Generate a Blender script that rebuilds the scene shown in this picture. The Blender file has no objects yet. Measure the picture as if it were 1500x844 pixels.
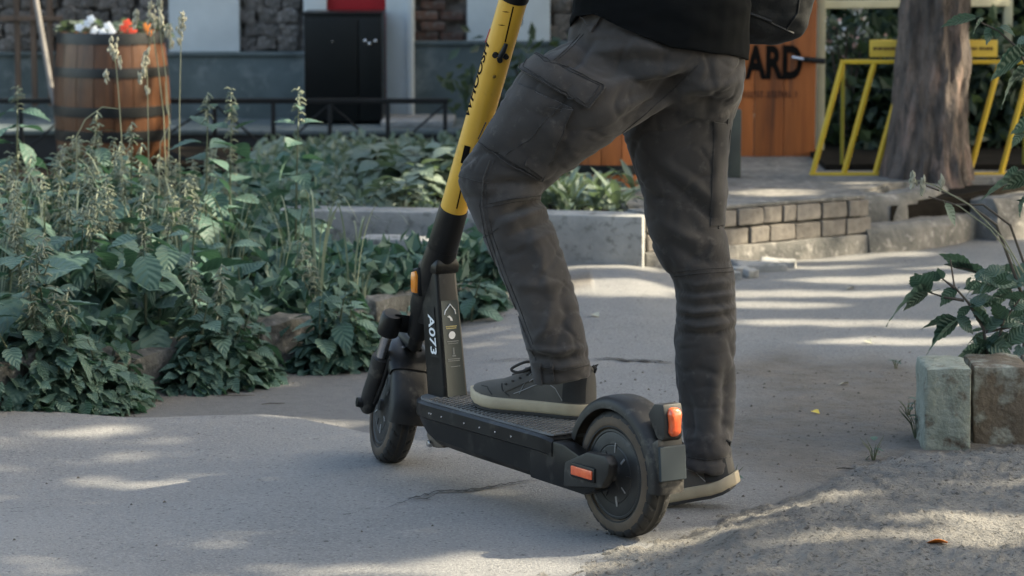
import bpy, bmesh, math, random
import numpy as np
from mathutils import Vector, Matrix, noise
from mathutils.bvhtree import BVHTree
R = math.radians
rnd = random.Random(7)
sc = bpy.context.scene
C = sc.collection

# ------------------------------------------------------------------ camera
F_PX, CAM_H, PITCH = 4200.0, 1.24, 7.65
cd = bpy.data.cameras.new('camera'); cam = bpy.data.objects.new('camera', cd); C.objects.link(cam)
cam.location = (0, 0, CAM_H); cam.rotation_euler = (R(90 - PITCH), 0, 0)
cd.sensor_width = 36.0; cd.lens = 36.0 * F_PX / 1500.0
cd.clip_start = 0.05; cd.clip_end = 2000
cd.dof.use_dof = True; cd.dof.focus_distance = 5.85; cd.dof.aperture_fstop = 7.5
sc.camera = cam
# ------------------------------------------------------------------ sky, sun, exposure
SUN_EL, SUN_AZ = 40.0, 82.0          # azimuth clockwise from +Y: the sun stands to the right
w = bpy.data.worlds.new('World'); sc.world = w; w.use_nodes = True
nt = w.node_tree; bg = nt.nodes['Background']
sky = nt.nodes.new('ShaderNodeTexSky'); sky.sky_type = 'NISHITA'; sky.sun_disc = False
sky.sun_elevation = R(SUN_EL); sky.sun_rotation = R(SUN_AZ)
sky.air_density = 1.0; sky.dust_density = 3.0; sky.ozone_density = 1.0
nt.links.new(sky.outputs[0], bg.inputs[0]); bg.inputs[1].default_value = 0.15
to_sun = Vector((math.cos(R(SUN_EL)) * math.sin(R(SUN_AZ)), math.cos(R(SUN_EL)) * math.cos(R(SUN_AZ)), math.sin(R(SUN_EL))))
sd = bpy.data.lights.new('sun', 'SUN'); sun = bpy.data.objects.new('sun', sd); C.objects.link(sun)
sd.energy = 3.6; sd.angle = R(0.5); sd.color = (1.0, 0.93, 0.82)
sun.rotation_euler = to_sun.to_track_quat('Z', 'Y').to_euler(); sun.location = (8, 4, 9)
vs = sc.view_settings
vs.view_transform = 'Standard'; vs.look = 'None'; vs.gamma = 1.0; vs.use_curve_mapping = False
vs.exposure = 2.08
vs.use_white_balance = True; vs.white_balance_temperature = 7550; vs.white_balance_tint = 5

# ------------------------------------------------------------------ photo pixel -> world
_p = R(PITCH)
FW = Vector((0, math.cos(_p), -math.sin(_p))); UP = Vector((0, math.sin(_p), math.cos(_p))); CAM = Vector((0, 0, CAM_H))
def ray(x, y): return FW + Vector(((x - 750) / F_PX, 0, 0)) + UP * ((422 - y) / F_PX)
def G(x, y, z=0.0):
    d = ray(x, y); return CAM + d * ((z - CAM_H) / d.z)
def D(x, y, dep):
    d = ray(x, y); return CAM + d * (dep / d.y)
def proj(p):
    q = Vector(p) - CAM; f = q.dot(FW)
    return 750 + F_PX * q.x / f, 422 - F_PX * q.dot(UP) / f

# ------------------------------------------------------------------ helpers
def tag(o, label, cat=None, group=None):
    o['label'] = label
    if cat: o['category'] = cat
    if group: o['group'] = group
    return o
def empty(name, loc, label, cat, group=None, rz=0.0):
    o = bpy.data.objects.new(name, None); C.objects.link(o); o.location = loc; o.rotation_euler = (0, 0, rz)
    o.empty_display_size = 0.1
    return tag(o, label, cat, group)
def mk(name, verts, faces, mat, smooth=True, sharp=40):
    me = bpy.data.meshes.new(name); me.from_pydata([tuple(v) for v in verts], [], [tuple(f) for f in faces]); me.update()
    if mat: me.materials.append(mat)
    fin(me, smooth, sharp); return me
def fin(me, smooth=True, sharp=40):
    if smooth:
        me.shade_smooth()
        if sharp: me.set_sharp_from_angle(angle=R(sharp))
def ob(name, me, parent=None, loc=None, rot=None, kind=None):
    """links a mesh object; for a child the mesh is given in the parent's local space"""
    o = bpy.data.objects.new(name, me); C.objects.link(o)
    if parent is not None: o.parent = parent
    if loc is not None: o.location = loc
    if rot is not None: o.rotation_euler = rot
    if kind: o['kind'] = kind
    return o
def wob(name, me, parent, kind=None):
    """a child whose mesh is in world space"""
    bpy.context.view_layer.update() if False else None
    m = Matrix.Translation(parent.location) @ parent.rotation_euler.to_matrix().to_4x4()
    me.transform(m.inverted()); return ob(name, me, parent, kind=kind)
class MB:
    def __init__(s): s.v = []; s.f = []
    def add(s, v, f):
        n = len(s.v); s.v += [tuple(p) for p in v]; s.f += [tuple(i + n for i in q) for q in f]; return s
    def box(s, c, size, M=None):
        c = Vector(c); x, y, z = [k / 2 for k in size]
        vs_ = [Vector((a * x, b * y, d * z)) for a in (-1, 1) for b in (-1, 1) for d in (-1, 1)]
        if M is not None: vs_ = [M @ q for q in vs_]
        return s.add([c + q for q in vs_], [(0, 1, 3, 2), (4, 6, 7, 5), (0, 4, 5, 1), (2, 3, 7, 6), (0, 2, 6, 4), (1, 5, 7, 3)])
    def tube(s, pts, rad, seg=10, cap=True, flat=1.0):
        pts = [Vector(p) for p in pts]; n = len(pts)
        if not hasattr(rad, '__len__'): rad = [rad] * n
        rings = []; prev = None
        for i in range(n):
            t = (pts[min(i + 1, n - 1)] - pts[max(i - 1, 0)]).normalized()
            if prev is None:
                a = Vector((0, 0, 1)) if abs(t.z) < 0.9 else Vector((0, 1, 0))
                u = t.cross(a).normalized()
            else:
                u = (prev - t * prev.dot(t)).normalized()
            prev = u; q = t.cross(u)
            rings.append([pts[i] + (u * math.cos(2 * math.pi * k / seg) + q * math.sin(2 * math.pi * k / seg) * flat) * rad[i] for k in range(seg)])
        return s.loft(rings, cap)
    def loft(s, rings, cap=True):
        m = len(rings[0]); v = [p for r in rings for p in r]; f = []
        for i in range(len(rings) - 1):
            for k in range(m):
                k2 = (k + 1) % m; f.append((i * m + k, i * m + k2, (i + 1) * m + k2, (i + 1) * m + k))
        if cap: f.append(tuple(range(m - 1, -1, -1))); b = (len(rings) - 1) * m; f.append(tuple(range(b, b + m)))
        return s.add(v, f)
    def lathe(s, prof, seg=48, M=None, close=False, cap=True):
        """profile (r, y) turned round the Y axis"""
        rings = []
        for r, y in prof:
            ring = [Vector((r * math.cos(2 * math.pi * k / seg), y, r * math.sin(2 * math.pi * k / seg))) for k in range(seg)]
            if M is not None: ring = [M @ q for q in ring]
            rings.append(ring)
        if close: rings.append(rings[0])
        return s.loft(rings, cap=cap and not close)
    def prism(s, poly, a, b):
        """poly of (x, z), from y=a to y=b"""
        n = len(poly)
        v = [(x, a, z) for x, z in poly] + [(x, b, z) for x, z in poly]
        f = [tuple(range(n)), tuple(range(2 * n - 1, n - 1, -1))] + [(i, i + n, (i + 1) % n + n, (i + 1) % n) for i in range(n)]
        return s.add(v, f)
    def mesh(s, name, mat, smooth=True, sharp=40, bevel=0, seg=2, fn=None, clean=True):
        me = bpy.data.meshes.new(name); vv = s.v if fn is None else [tuple(fn(Vector(p))) for p in s.v]
        me.from_pydata(vv, [], s.f); me.update()
        bm = bmesh.new(); bm.from_mesh(me)
        if clean: bmesh.ops.recalc_face_normals(bm, faces=bm.faces)
        if bevel:
            es = [e for e in bm.edges if len(e.link_faces) == 2 and e.calc_face_angle(0) > R(35)]
            bmesh.ops.bevel(bm, geom=es, offset=bevel, segments=seg, profile=0.6, affect='EDGES', clamp_overlap=True)
        bm.to_mesh(me); bm.free()
        me.materials.append(mat); fin(me, smooth, sharp); return me
def boxm(name, mat, size, bevel=0.004, c=(0, 0, 0)):
    return MB().box(c, size).mesh(name, mat, bevel=bevel)
def remesh(mb, voxel, name, mat, smooth_it=0):
    me = bpy.data.meshes.new('tmp'); me.from_pydata(mb.v, [], mb.f); me.update()
    bm = bmesh.new(); bm.from_mesh(me); bmesh.ops.recalc_face_normals(bm, faces=bm.faces); bm.to_mesh(me); bm.free()
    o = bpy.data.objects.new('tmp', me); C.objects.link(o)
    m = o.modifiers.new('r', 'REMESH'); m.mode = 'VOXEL'; m.voxel_size = voxel
    if smooth_it:
        k = o.modifiers.new('s', 'SMOOTH'); k.iterations = smooth_it; k.factor = 0.5
    dg = bpy.context.evaluated_depsgraph_get()
    out = bpy.data.meshes.new_from_object(o.evaluated_get(dg)); out.name = name
    bpy.data.objects.remove(o); bpy.data.meshes.remove(me)
    out.materials.clear(); out.materials.append(mat); out.shade_smooth(); return out
def co(me):
    a = np.empty(len(me.vertices) * 3, np.float32); me.vertices.foreach_get('co', a); return a.reshape(-1, 3)
def nor(me):
    a = np.empty(len(me.vertices) * 3, np.float32); me.vertices.foreach_get('normal', a); return a.reshape(-1, 3)
def setco(me, a): me.vertices.foreach_set('co', np.ascontiguousarray(a, np.float32).ravel()); me.update()
def text_mesh(txt, size, xs=1.0, bold=0.0):
    cu = bpy.data.curves.new('t', 'FONT'); cu.body = txt; cu.size = size; cu.offset = bold; cu.align_x = 'CENTER'; cu.align_y = 'CENTER'
    cu.resolution_u = 4
    o = bpy.data.objects.new('t', cu); C.objects.link(o); bpy.context.view_layer.update()
    me = bpy.data.meshes.new_from_object(o.evaluated_get(bpy.context.evaluated_depsgraph_get()))
    v = [(p.co.x * xs, p.co.y) for p in me.vertices]; f = [tuple(q.vertices) for q in me.polygons]
    bpy.data.objects.remove(o); bpy.data.curves.remove(cu); bpy.data.meshes.remove(me)
    return v, f
def interp(poly, step=3.0):
    out = []
    for (a, b), (c, d) in zip(poly[:-1], poly[1:]):
        n = max(1, int(math.hypot(c - a, d - b) / step))
        out += [(a + (c - a) * i / n, b + (d - b) * i / n) for i in range(n)]
    return out + [poly[-1]]

# ------------------------------------------------------------------ materials
MATS = {}
def pm(name, c1, c2=None, scale=8.0, rough=0.6, bump=0.0, bscale=40.0, metal=0.0, c3=None, s3=60.0, a3=0.5, stretch=None,
       coat=0.0, spec=0.5, lo=0.35, hi=0.65, bdist=0.004, rvar=0.0, rand=0.0, det=6.0, sheen=0.0):
    m = bpy.data.materials.new(name); m.use_nodes = True; t = m.node_tree; L = t.links.new; N = t.nodes.new
    b = t.nodes['Principled BSDF']; MATS[name] = m
    b.inputs['Roughness'].default_value = rough; b.inputs['Metallic'].default_value = metal
    b.inputs['Coat Weight'].default_value = coat; b.inputs['Specular IOR Level'].default_value = spec
    b.inputs['Sheen Weight'].default_value = sheen; b.inputs['Sheen Roughness'].default_value = 0.6
    tc = N('ShaderNodeTexCoord'); mp = N('ShaderNodeMapping'); L(tc.outputs['Object'], mp.inputs[0])
    if stretch: mp.inputs['Scale'].default_value = stretch
    col = None
    def noise_(s, d=det):
        n = N('ShaderNodeTexNoise'); n.inputs['Scale'].default_value = s; n.inputs['Detail'].default_value = d; n.inputs['Roughness'].default_value = 0.62
        L(mp.outputs[0], n.inputs['Vector']); return n
    def rmp(sock, a, z):
        r = N('ShaderNodeMapRange'); r.inputs['From Min'].default_value = a; r.inputs['From Max'].default_value = z; L(sock, r.inputs['Value']); return r.outputs[0]
    def mixc(f, a, z):
        x = N('ShaderNodeMix'); x.data_type = 'RGBA'
        L(f, x.inputs[0]) if not isinstance(f, float) else setattr(x.inputs[0], 'default_value', f)
        for s_, q in ((6, a), (7, z)):
            if isinstance(q, tuple): x.inputs[s_].default_value = (*q, 1)
            else: L(q, x.inputs[s_])
        return x.outputs[2]
    b.inputs['Base Color'].default_value = (*c1, 1)
    if c2:
        n1 = noise_(scale); f1 = rmp(n1.outputs[0], lo, hi); col = mixc(f1, c1, c2)
        if rvar:
            rr = N('ShaderNodeMapRange'); rr.inputs['To Min'].default_value = rough - rvar; rr.inputs['To Max'].default_value = min(1, rough + rvar); L(f1, rr.inputs['Value']); L(rr.outputs[0], b.inputs['Roughness'])
    if c3:
        n3 = noise_(s3, 4); f3 = rmp(n3.outputs[0], 0.62 - 0.25 * a3, 0.68); col = mixc(f3, col if col else c1, c3)
    if rand:
        oi = N('ShaderNodeObjectInfo'); hs = N('ShaderNodeHueSaturation'); r2 = N('ShaderNodeMapRange')
        r2.inputs['To Min'].default_value = 1 - rand; r2.inputs['To Max'].default_value = 1 + rand; L(oi.outputs['Random'], r2.inputs['Value']); L(r2.outputs[0], hs.inputs['Value'])
        if col: L(col, hs.inputs['Color'])
        else: hs.inputs['Color'].default_value = (*c1, 1)
        col = hs.outputs[0]
    if col: L(col, b.inputs['Base Color'])
    if bump:
        n2 = noise_(bscale, 8); bp = N('ShaderNodeBump'); bp.inputs['Strength'].default_value = bump; bp.inputs['Distance'].default_value = bdist
        L(n2.outputs[0], bp.inputs['Height']); L(bp.outputs[0], b.inputs['Normal'])
    return m
def leafmat(name, c1, c2, trans=0.3, rough=0.5, tcol=None, veins=True):
    m = bpy.data.materials.new(name); m.use_nodes = True; t = m.node_tree; L = t.links.new; N = t.nodes.new; MATS[name] = m
    b = t.nodes['Principled BSDF']; out = t.nodes['Material Output']; b.inputs['Roughness'].default_value = rough; b.inputs['Specular IOR Level'].default_value = 0.3
    oi = N('ShaderNodeObjectInfo'); tc = N('ShaderNodeTexCoord'); n = N('ShaderNodeTexNoise'); n.inputs['Scale'].default_value = 9.0; L(tc.outputs['Object'], n.inputs['Vector'])
    ge = N('ShaderNodeNewGeometry')
    add = N('ShaderNodeMath'); add.operation = 'ADD'; L(oi.outputs['Random'], add.inputs[0]); L(ge.outputs['Random Per Island'], add.inputs[1])
    fr = N('ShaderNodeMath'); fr.operation = 'FRACT'; L(add.outputs[0], fr.inputs[0])
    a2 = N('ShaderNodeMath'); a2.operation = 'MULTIPLY_ADD'; a2.inputs[1].default_value = 0.6; L(fr.outputs[0], a2.inputs[0])
    n2 = N('ShaderNodeMath'); n2.operation = 'MULTIPLY'; n2.inputs[1].default_value = 0.4; L(n.outputs[0], n2.inputs[0]); L(n2.outputs[0], a2.inputs[2])
    mx = N('ShaderNodeMix'); mx.data_type = 'RGBA'; L(a2.outputs[0], mx.inputs[0]); mx.inputs[6].default_value = (*c1, 1); mx.inputs[7].default_value = (*c2, 1)
    L(mx.outputs[2], b.inputs['Base Color'])
    if veins:
        uv = N('ShaderNodeUVMap'); sp = N('ShaderNodeSeparateXYZ'); L(uv.outputs[0], sp.inputs[0])
        ab = N('ShaderNodeMath'); ab.operation = 'ABSOLUTE'; L(sp.outputs[0], ab.inputs[0])
        sb = N('ShaderNodeMath'); sb.operation = 'MULTIPLY_ADD'; L(ab.outputs[0], sb.inputs[0]); sb.inputs[1].default_value = -0.22; L(sp.outputs[1], sb.inputs[2])
        ml = N('ShaderNodeMath'); ml.operation = 'MULTIPLY'; ml.inputs[1].default_value = 44.0; L(sb.outputs[0], ml.inputs[0])
        si = N('ShaderNodeMath'); si.operation = 'SINE'; L(ml.outputs[0], si.inputs[0])
        bp = N('ShaderNodeBump'); bp.inputs['Strength'].default_value = 0.7; bp.inputs['Distance'].default_value = 0.0016; L(si.outputs[0], bp.inputs['Height']); L(bp.outputs[0], b.inputs['Normal'])
    tr = N('ShaderNodeBsdfTranslucent'); tr.inputs[0].default_value = (*(tcol or c2), 1)
    ms = N('ShaderNodeMixShader'); ms.inputs[0].default_value = trans; L(b.outputs[0], ms.inputs[1]); L(tr.outputs[0], ms.inputs[2]); L(ms.outputs[0], out.inputs[0])
    return m

asph = pm('asphalt', (0.2, 0.2, 0.2))   # rebuilt below with a mask
M_conc = pm('concrete', (0.30, 0.295, 0.28), (0.20, 0.20, 0.195), 7, 0.9, 0.5, 60, c3=(0.12, 0.12, 0.11), s3=26, a3=0.35, bdist=0.006)
M_conc2 = pm('old_concrete', (0.20, 0.185, 0.165), (0.095, 0.093, 0.085), 9, 0.92, 0.8, 38, c3=(0.29, 0.27, 0.245), s3=30, a3=0.3, bdist=0.01)
M_brick = pm('grey_brick', (0.25, 0.22, 0.185), (0.14, 0.122, 0.105), 18, 0.92, 0.6, 70, rand=0.22, bdist=0.006)
M_mortar = pm('mortar', (0.10, 0.095, 0.085), (0.05, 0.05, 0.045), 20, 0.95, 0.6, 60)
M_stone = pm('kerb_stone', (0.125, 0.12, 0.11), (0.045, 0.047, 0.042), 13, 0.93, 1.0, 30, c3=(0.20, 0.195, 0.18), s3=40, a3=0.3, bdist=0.012)
M_paint = pm('peeling_paint_block', (0.27, 0.285, 0.235), (0.19, 0.205, 0.165), 30, 0.88, 1.0, 60, c3=(0.10, 0.072, 0.05), s3=22, a3=0.35, bdist=0.008)
M_paint2 = pm('peeled_block', (0.15, 0.115, 0.08), (0.085, 0.065, 0.046), 18, 0.9, 1.0, 44, c3=(0.32, 0.325, 0.27), s3=17, a3=0.6, bdist=0.01)
M_dirt = pm('dry_earth', (0.235, 0.222, 0.20), (0.16, 0.151, 0.137), 6, 0.97, 1.0, 110, c3=(0.04, 0.037, 0.033), s3=75, a3=0.28, bdist=0.02)
M_crack = pm('crack_dirt', (0.022, 0.021, 0.02), rough=1.0)
M_plinth = pm('plinth_render', (0.105, 0.135, 0.142), (0.06, 0.083, 0.086), 3.2, 0.8, 0.3, 30, c3=(0.15, 0.175, 0.18), s3=9, a3=0.3)
M_white = pm('white_render', (0.62, 0.66, 0.68), (0.50, 0.54, 0.56), 2.5, 0.8, 0.25, 40)
M_rub = pm('rubble', (0.22, 0.195, 0.18), (0.075, 0.07, 0.066), 14, 0.95, 1.0, 24, c3=(0.36, 0.33, 0.31), s3=22, a3=0.3, bdist=0.02, rand=0.2)
M_redbrick = pm('red_brick', (0.20, 0.10, 0.075), (0.11, 0.07, 0.058), 10, 0.95, 0.6, 50, c3=(0.25, 0.23, 0.21), s3=18, a3=0.4, rand=0.35)
M_red = pm('red_paint', (0.42, 0.012, 0.02), (0.33, 0.01, 0.016), 3, 0.4)
M_cab = pm('black_cabinet', (0.003, 0.0042, 0.0045), (0.005, 0.0065, 0.007), 3, 0.4, spec=0.25)
M_steel = pm('steel', (0.55, 0.55, 0.56), rough=0.25, metal=1.0)
M_iron = pm('black_iron', (0.006, 0.007, 0.0075), (0.013, 0.013, 0.013), 20, 0.55, spec=0.3)
M_dark = pm('dark_render', (0.014, 0.016, 0.0175), (0.022, 0.024, 0.026), 5, 0.85, 0.4, 30)
M_oak = pm('barrel_oak', (0.135, 0.050, 0.0175), (0.068, 0.025, 0.0095), 5, 0.45, 0.3, 40, stretch=(6, 6, 0.7), rand=0.2, coat=0.15)
M_hoop = pm('barrel_hoop', (0.006, 0.0075, 0.008), (0.014, 0.015, 0.016), 12, 0.4)
M_board = pm('orange_board', (0.40, 0.118, 0.03), (0.27, 0.076, 0.02), 4, 0.5, 0.3, 50, stretch=(7, 7, 0.5), c3=(0.14, 0.045, 0.018), s3=3, a3=0.35, rand=0.16)
M_ink = pm('sign_ink', (0.006, 0.005, 0.0045), rough=0.9, spec=0.1)
M_ink2 = pm('sign_ink_faded', (0.075, 0.028, 0.016), rough=0.8)
M_yrack = pm('rack_yellow', (0.62, 0.40, 0.02), (0.52, 0.33, 0.018), 6, 0.45)
M_cream = pm('cream_paint', (0.50, 0.47, 0.33), (0.42, 0.39, 0.27), 5, 0.6)
M_wood = pm('weathered_wood', (0.13, 0.085, 0.06), (0.07, 0.048, 0.036), 6, 0.8, 0.4, 50, stretch=(6, 6, 0.6))
M_pole = pm('grey_pole', (0.15, 0.138, 0.125), (0.10, 0.092, 0.086), 8, 0.7)
M_bark = pm('bark', (0.20, 0.155, 0.13), (0.05, 0.042, 0.038), 9, 0.95, 1.0, 22, stretch=(2.6, 2.6, 0.6), c3=(0.30, 0.205, 0.165), s3=6, a3=0.35, bdist=0.05)
M_post = pm('green_post', (0.075, 0.085, 0.07), (0.05, 0.055, 0.048), 9, 0.8)
M_tyel = pm('tube_yellow', (0.66, 0.375, 0.045), (0.62, 0.35, 0.042), 6, 0.36, c3=(0.50, 0.285, 0.035), s3=14, a3=0.15, coat=0.25)
M_blk = pm('scooter_black', (0.005, 0.0054, 0.0058), (0.009, 0.009, 0.009), 9, 0.40, 0.12, 300, c3=(0.028, 0.026, 0.023), s3=24, a3=0.2, spec=0.28, rvar=0.1, bdist=0.001)
M_blk2 = pm('dusty_black_plastic', (0.010, 0.010, 0.0105), (0.032, 0.0295, 0.0265), 8, 0.55, 0.12, 260, c3=(0.075, 0.068, 0.058), s3=22, a3=0.3, spec=0.35, rvar=0.12, bdist=0.001)
M_gloss = pm('gloss_panel', (0.012, 0.018, 0.02), rough=0.18, c2=(0.016, 0.026, 0.028), scale=5)
M_tyre = pm('tyre_rubber', (0.012, 0.012, 0.0125), (0.024, 0.022, 0.02), 20, 0.75, 0.2, 200, bdist=0.001)
M_wall = pm('tyre_sidewall', (0.115, 0.082, 0.055), (0.05, 0.038, 0.028), 9, 0.85, 0.25, 120, bdist=0.001)
M_hub = pm('hub_plastic', (0.016, 0.016, 0.016), (0.036, 0.034, 0.031), 7, 0.55, 0.15, 160, c3=(0.075, 0.068, 0.06), s3=30, a3=0.2, bdist=0.001)
M_hubl = pm('hub_scuffs', (0.26, 0.25, 0.24), rough=0.5)
M_oref = pm('orange_reflector', (0.75, 0.22, 0.02), (0.82, 0.28, 0.03), 60, 0.22, 0.3, 500, coat=0.6, bdist=0.001)
M_rref = pm('red_reflector', (0.72, 0.10, 0.035), (0.80, 0.15, 0.05), 60, 0.22, 0.3, 500, coat=0.6, bdist=0.001)
M_plate = pm('grey_plate', (0.036, 0.046, 0.052), (0.031, 0.040, 0.045), 9, 0.6, spec=0.2)
M_wmark = pm('white_print', (0.75, 0.75, 0.74), rough=0.6)
M_ymark = pm('yellow_print', (0.42, 0.34, 0.13), rough=0.6)
M_gmark = pm('grey_print', (0.16, 0.17, 0.17), rough=0.6)
M_redp = pm('red_print', (0.5, 0.03, 0.02), rough=0.5)
M_tread = pm('deck_rubber', (0.07, 0.07, 0.07), (0.13, 0.127, 0.12), 10, 0.8, 0.3, 120)
M_pants = pm('trouser_cotton', (0.023, 0.0208, 0.0196), (0.048, 0.0425, 0.039), 6, 0.92, 0.35, 420, c3=(0.055, 0.049, 0.045), s3=38, a3=0.2, bdist=0.0012, sheen=0.12, spec=0.2)
M_seam = pm('trouser_seam', (0.012, 0.011, 0.011), (0.04, 0.037, 0.035), 220, 0.95)
M_seaml = pm('worn_seam_edge', (0.055, 0.051, 0.048), (0.03, 0.028, 0.027), 160, 0.95)
M_jack = pm('black_jersey', (0.0028, 0.0034, 0.0038), (0.004, 0.0046, 0.005), 8, 0.95, 0.3, 300, bdist=0.001, spec=0.1)
M_bag = pm('black_bag', (0.005, 0.006, 0.0066), (0.009, 0.010, 0.0105), 8, 0.5, 0.5, 30, bdist=0.006, spec=0.35)
M_suede = pm('shoe_suede', (0.095, 0.086, 0.074), (0.068, 0.062, 0.054), 14, 0.9, 0.3, 300, bdist=0.001)
M_shoed = pm('shoe_dark', (0.018, 0.018, 0.018), (0.03, 0.029, 0.028), 18, 0.9, 0.3, 300, bdist=0.001)
M_sole = pm('shoe_sole', (0.44, 0.36, 0.245), (0.33, 0.27, 0.185), 16, 0.75, 0.2, 120, bdist=0.001)
M_outs = pm('outsole', (0.03, 0.028, 0.026), rough=0.85)
M_skin = pm('skin', (0.50, 0.30, 0.21), (0.46, 0.26, 0.18), 20, 0.5)
M_hair = pm('hair', (0.03, 0.02, 0.014), (0.05, 0.034, 0.022), 60, 0.6, 0.6, 150)
M_stem = pm('plant_stem', (0.085, 0.10, 0.055), (0.06, 0.075, 0.045), 12, 0.7)
M_stemd = pm('woody_stem', (0.05, 0.038, 0.032), (0.07, 0.06, 0.045), 12, 0.8)
M_seed = pm('grass_seed_head', (0.40, 0.38, 0.29), (0.28, 0.27, 0.20), 40, 0.85)
M_straw = pm('dry_straw', (0.30, 0.28, 0.19), (0.17, 0.19, 0.11), 10, 0.8)
M_netfl = pm('nettle_flower', (0.20, 0.22, 0.16), (0.13, 0.155, 0.11), 40, 0.85)
M_nettle = leafmat('nettle_leaf', (0.012, 0.046, 0.034), (0.125, 0.205, 0.158), 0.2, 0.5, (0.06, 0.15, 0.08))
M_maple = leafmat('sapling_leaf', (0.034, 0.075, 0.056), (0.095, 0.145, 0.112), 0.22, 0.42, (0.09, 0.17, 0.10))
M_bed = leafmat('bed_leaf', (0.065, 0.105, 0.078), (0.25, 0.30, 0.24), 0.25, 0.42, (0.15, 0.22, 0.1))
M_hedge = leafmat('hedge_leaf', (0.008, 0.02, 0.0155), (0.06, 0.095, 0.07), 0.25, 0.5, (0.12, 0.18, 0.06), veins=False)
M_crown = leafmat('crown_leaf', (0.04, 0.085, 0.03), (0.08, 0.13, 0.05), 0.3, 0.5, (0.14, 0.22, 0.06), veins=False)
M_litter = pm('litter', (0.16, 0.12, 0.085), (0.08, 0.065, 0.05), 30, 0.9)
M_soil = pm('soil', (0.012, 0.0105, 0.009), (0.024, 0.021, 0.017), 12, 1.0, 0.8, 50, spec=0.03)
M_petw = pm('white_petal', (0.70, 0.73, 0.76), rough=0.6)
M_petr = pm('red_petal', (0.70, 0.06, 0.02), rough=0.6)
M_peto = pm('orange_petal', (0.75, 0.22, 0.03), rough=0.6)
M_leafy = pm('yellow_leaf', (0.65, 0.45, 0.06), rough=0.6)
M_pebble = pm('pebble', (0.11, 0.10, 0.09), (0.04, 0.037, 0.034), 120, 0.95)

# ------------------------------------------------------------------ ground
edge_px = [(-60, 608), (0, 608), (110, 611), (200, 612), (300, 609), (380, 607), (440, 612), (500, 624), (560, 637), (640, 652)]
edge_w = [G(*p) for p in edge_px]; EX = [p.x for p in edge_w]; EY = [p.y for p in edge_w]
EX = [-4.0] + EX; EY = [6.9] + EY
dirt_px = [(640, 880), (800, 838), (870, 812), (960, 782), (1080, 742), (1230, 690), (1345, 652), (1500, 640)]
DWp = [G(*p) for p in dirt_px]; DX = [p.x for p in DWp]; DY = [p.y for p in DWp]
def sstep(a, b, x):
    t = np.clip((x - a) / (b - a), 0, 1); return t * t * (3 - 2 * t)
_rs = np.random.RandomState(3)
_waves = [(_rs.uniform(0.6, 1) * 2 * math.pi / l, _rs.uniform(0, 2 * math.pi), _rs.uniform(0, 6.28), l) for l in (2.6, 1.7, 1.1, 0.7, 0.45, 0.3, 0.2, 0.14) for _ in range(3)]
def wav(x, y, seed=0.0, lmax=9.0, lmin=0.0):
    s = np.zeros_like(x)
    for k, a, ph, l in _waves:
        if lmin <= l <= lmax: s = s + l * np.sin(k * (x * np.cos(a + seed) + y * np.sin(a + seed)) + ph + seed * 7)
    return s
def gz_np(x, y):
    ye = np.interp(x, EX, EY) + 0.02 * np.sin(x * 9)
    left = 1 - sstep(-0.42, 0.02, x)
    d = y - ye
    h = -0.035 * sstep(-0.02, 0.16, d) * left
    h = h + 0.009 * np.exp(-(np.minimum(d + 0.16, 0) / 0.35) ** 2) * (1 - sstep(-0.12, 0.05, d)) * left * 0.8
    near = sstep(4.4, 5.2, y) * (1 - sstep(13, 16, y))
    sc_ = np.clip(np.hypot(x - 0.0, y - 5.9) / 0.9, 0.12, 1)
    h = h + 0.0016 * wav(x, y) * near * sc_
    h = h + 0.03 * sstep(7.9, 8.9, y) * sstep(0.0, 0.25, x) * (1 - sstep(0.35, 0.6, x)) * (1 - sstep(9.5, 10, y))   # asphalt swell by the planter corner
    return h
def gz(x, y): return float(gz_np(np.array([float(x)]), np.array([float(y)]))[0])
def axis(f0, f1, step, far):
    a = list(np.arange(f0, f1 + 1e-6, step)); s = step; lo, hi = [], []
    v = f1
    while v < far: s *= 1.35; v += s; hi.append(v)
    s = step; v = f0
    while v > -far: s *= 1.35; v -= s; lo.append(v)
    return np.array(lo[::-1] + a + hi)
gx = axis(-1.5, 2.2, 0.0125, 400); gy = axis(4.6, 10.6, 0.02, 500)
XX, YY = np.meshgrid(gx, gy); ZZ = gz_np(XX, YY)
nx, ny = len(gx), len(gy)
gv = np.stack([XX, YY, ZZ], -1).reshape(-1, 3)
idx = np.arange(nx * ny).reshape(ny, nx)
gf = np.stack([idx[:-1, :-1], idx[:-1, 1:], idx[1:, 1:], idx[1:, :-1]], -1).reshape(-1, 4)
gm = bpy.data.meshes.new('ground'); gm.from_pydata(gv.tolist(), [], gf.tolist()); gm.update(); gm.shade_smooth()
# dirt share: loose earth lies right of the scooter and along the weeds
yd = np.interp(XX, DX, DY)
dl = sstep(-0.1, 0.25, XX - 0.42 + 0.1 * np.sin(YY * 5)) * (1 - sstep(7.55, 7.95, YY + 0.12 * np.sin(XX * 6) + 0.06 * np.sin(XX * 23)))
cy = np.interp(XX, [-1.5, -1.0, -0.7, -0.376, -0.02, 0.3], [6.8, 7.33, 7.84, 8.22, 8.94, 9.3])
dl = np.maximum(dl, np.exp(-((YY - cy + 0.1) / 0.16) ** 2) * (XX < 0.25) * 0.9)
old = (1 - sstep(-0.42, 0.05, XX)) * sstep(0.0, 0.12, YY - np.interp(XX, EX, EY))
for nm, arr in (('dirt', dl), ('old', old)):
    at = gm.attributes.new(nm, 'FLOAT', 'POINT'); at.data.foreach_set('value', np.ascontiguousarray(arr.ravel(), np.float32))
t = asph.node_tree; L = t.links.new; N = t.nodes.new; bs = t.nodes['Principled BSDF']; bs.inputs['Roughness'].default_value = 0.88; bs.inputs['Specular IOR Level'].default_value = 0.35
tc = N('ShaderNodeTexCoord')
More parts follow.
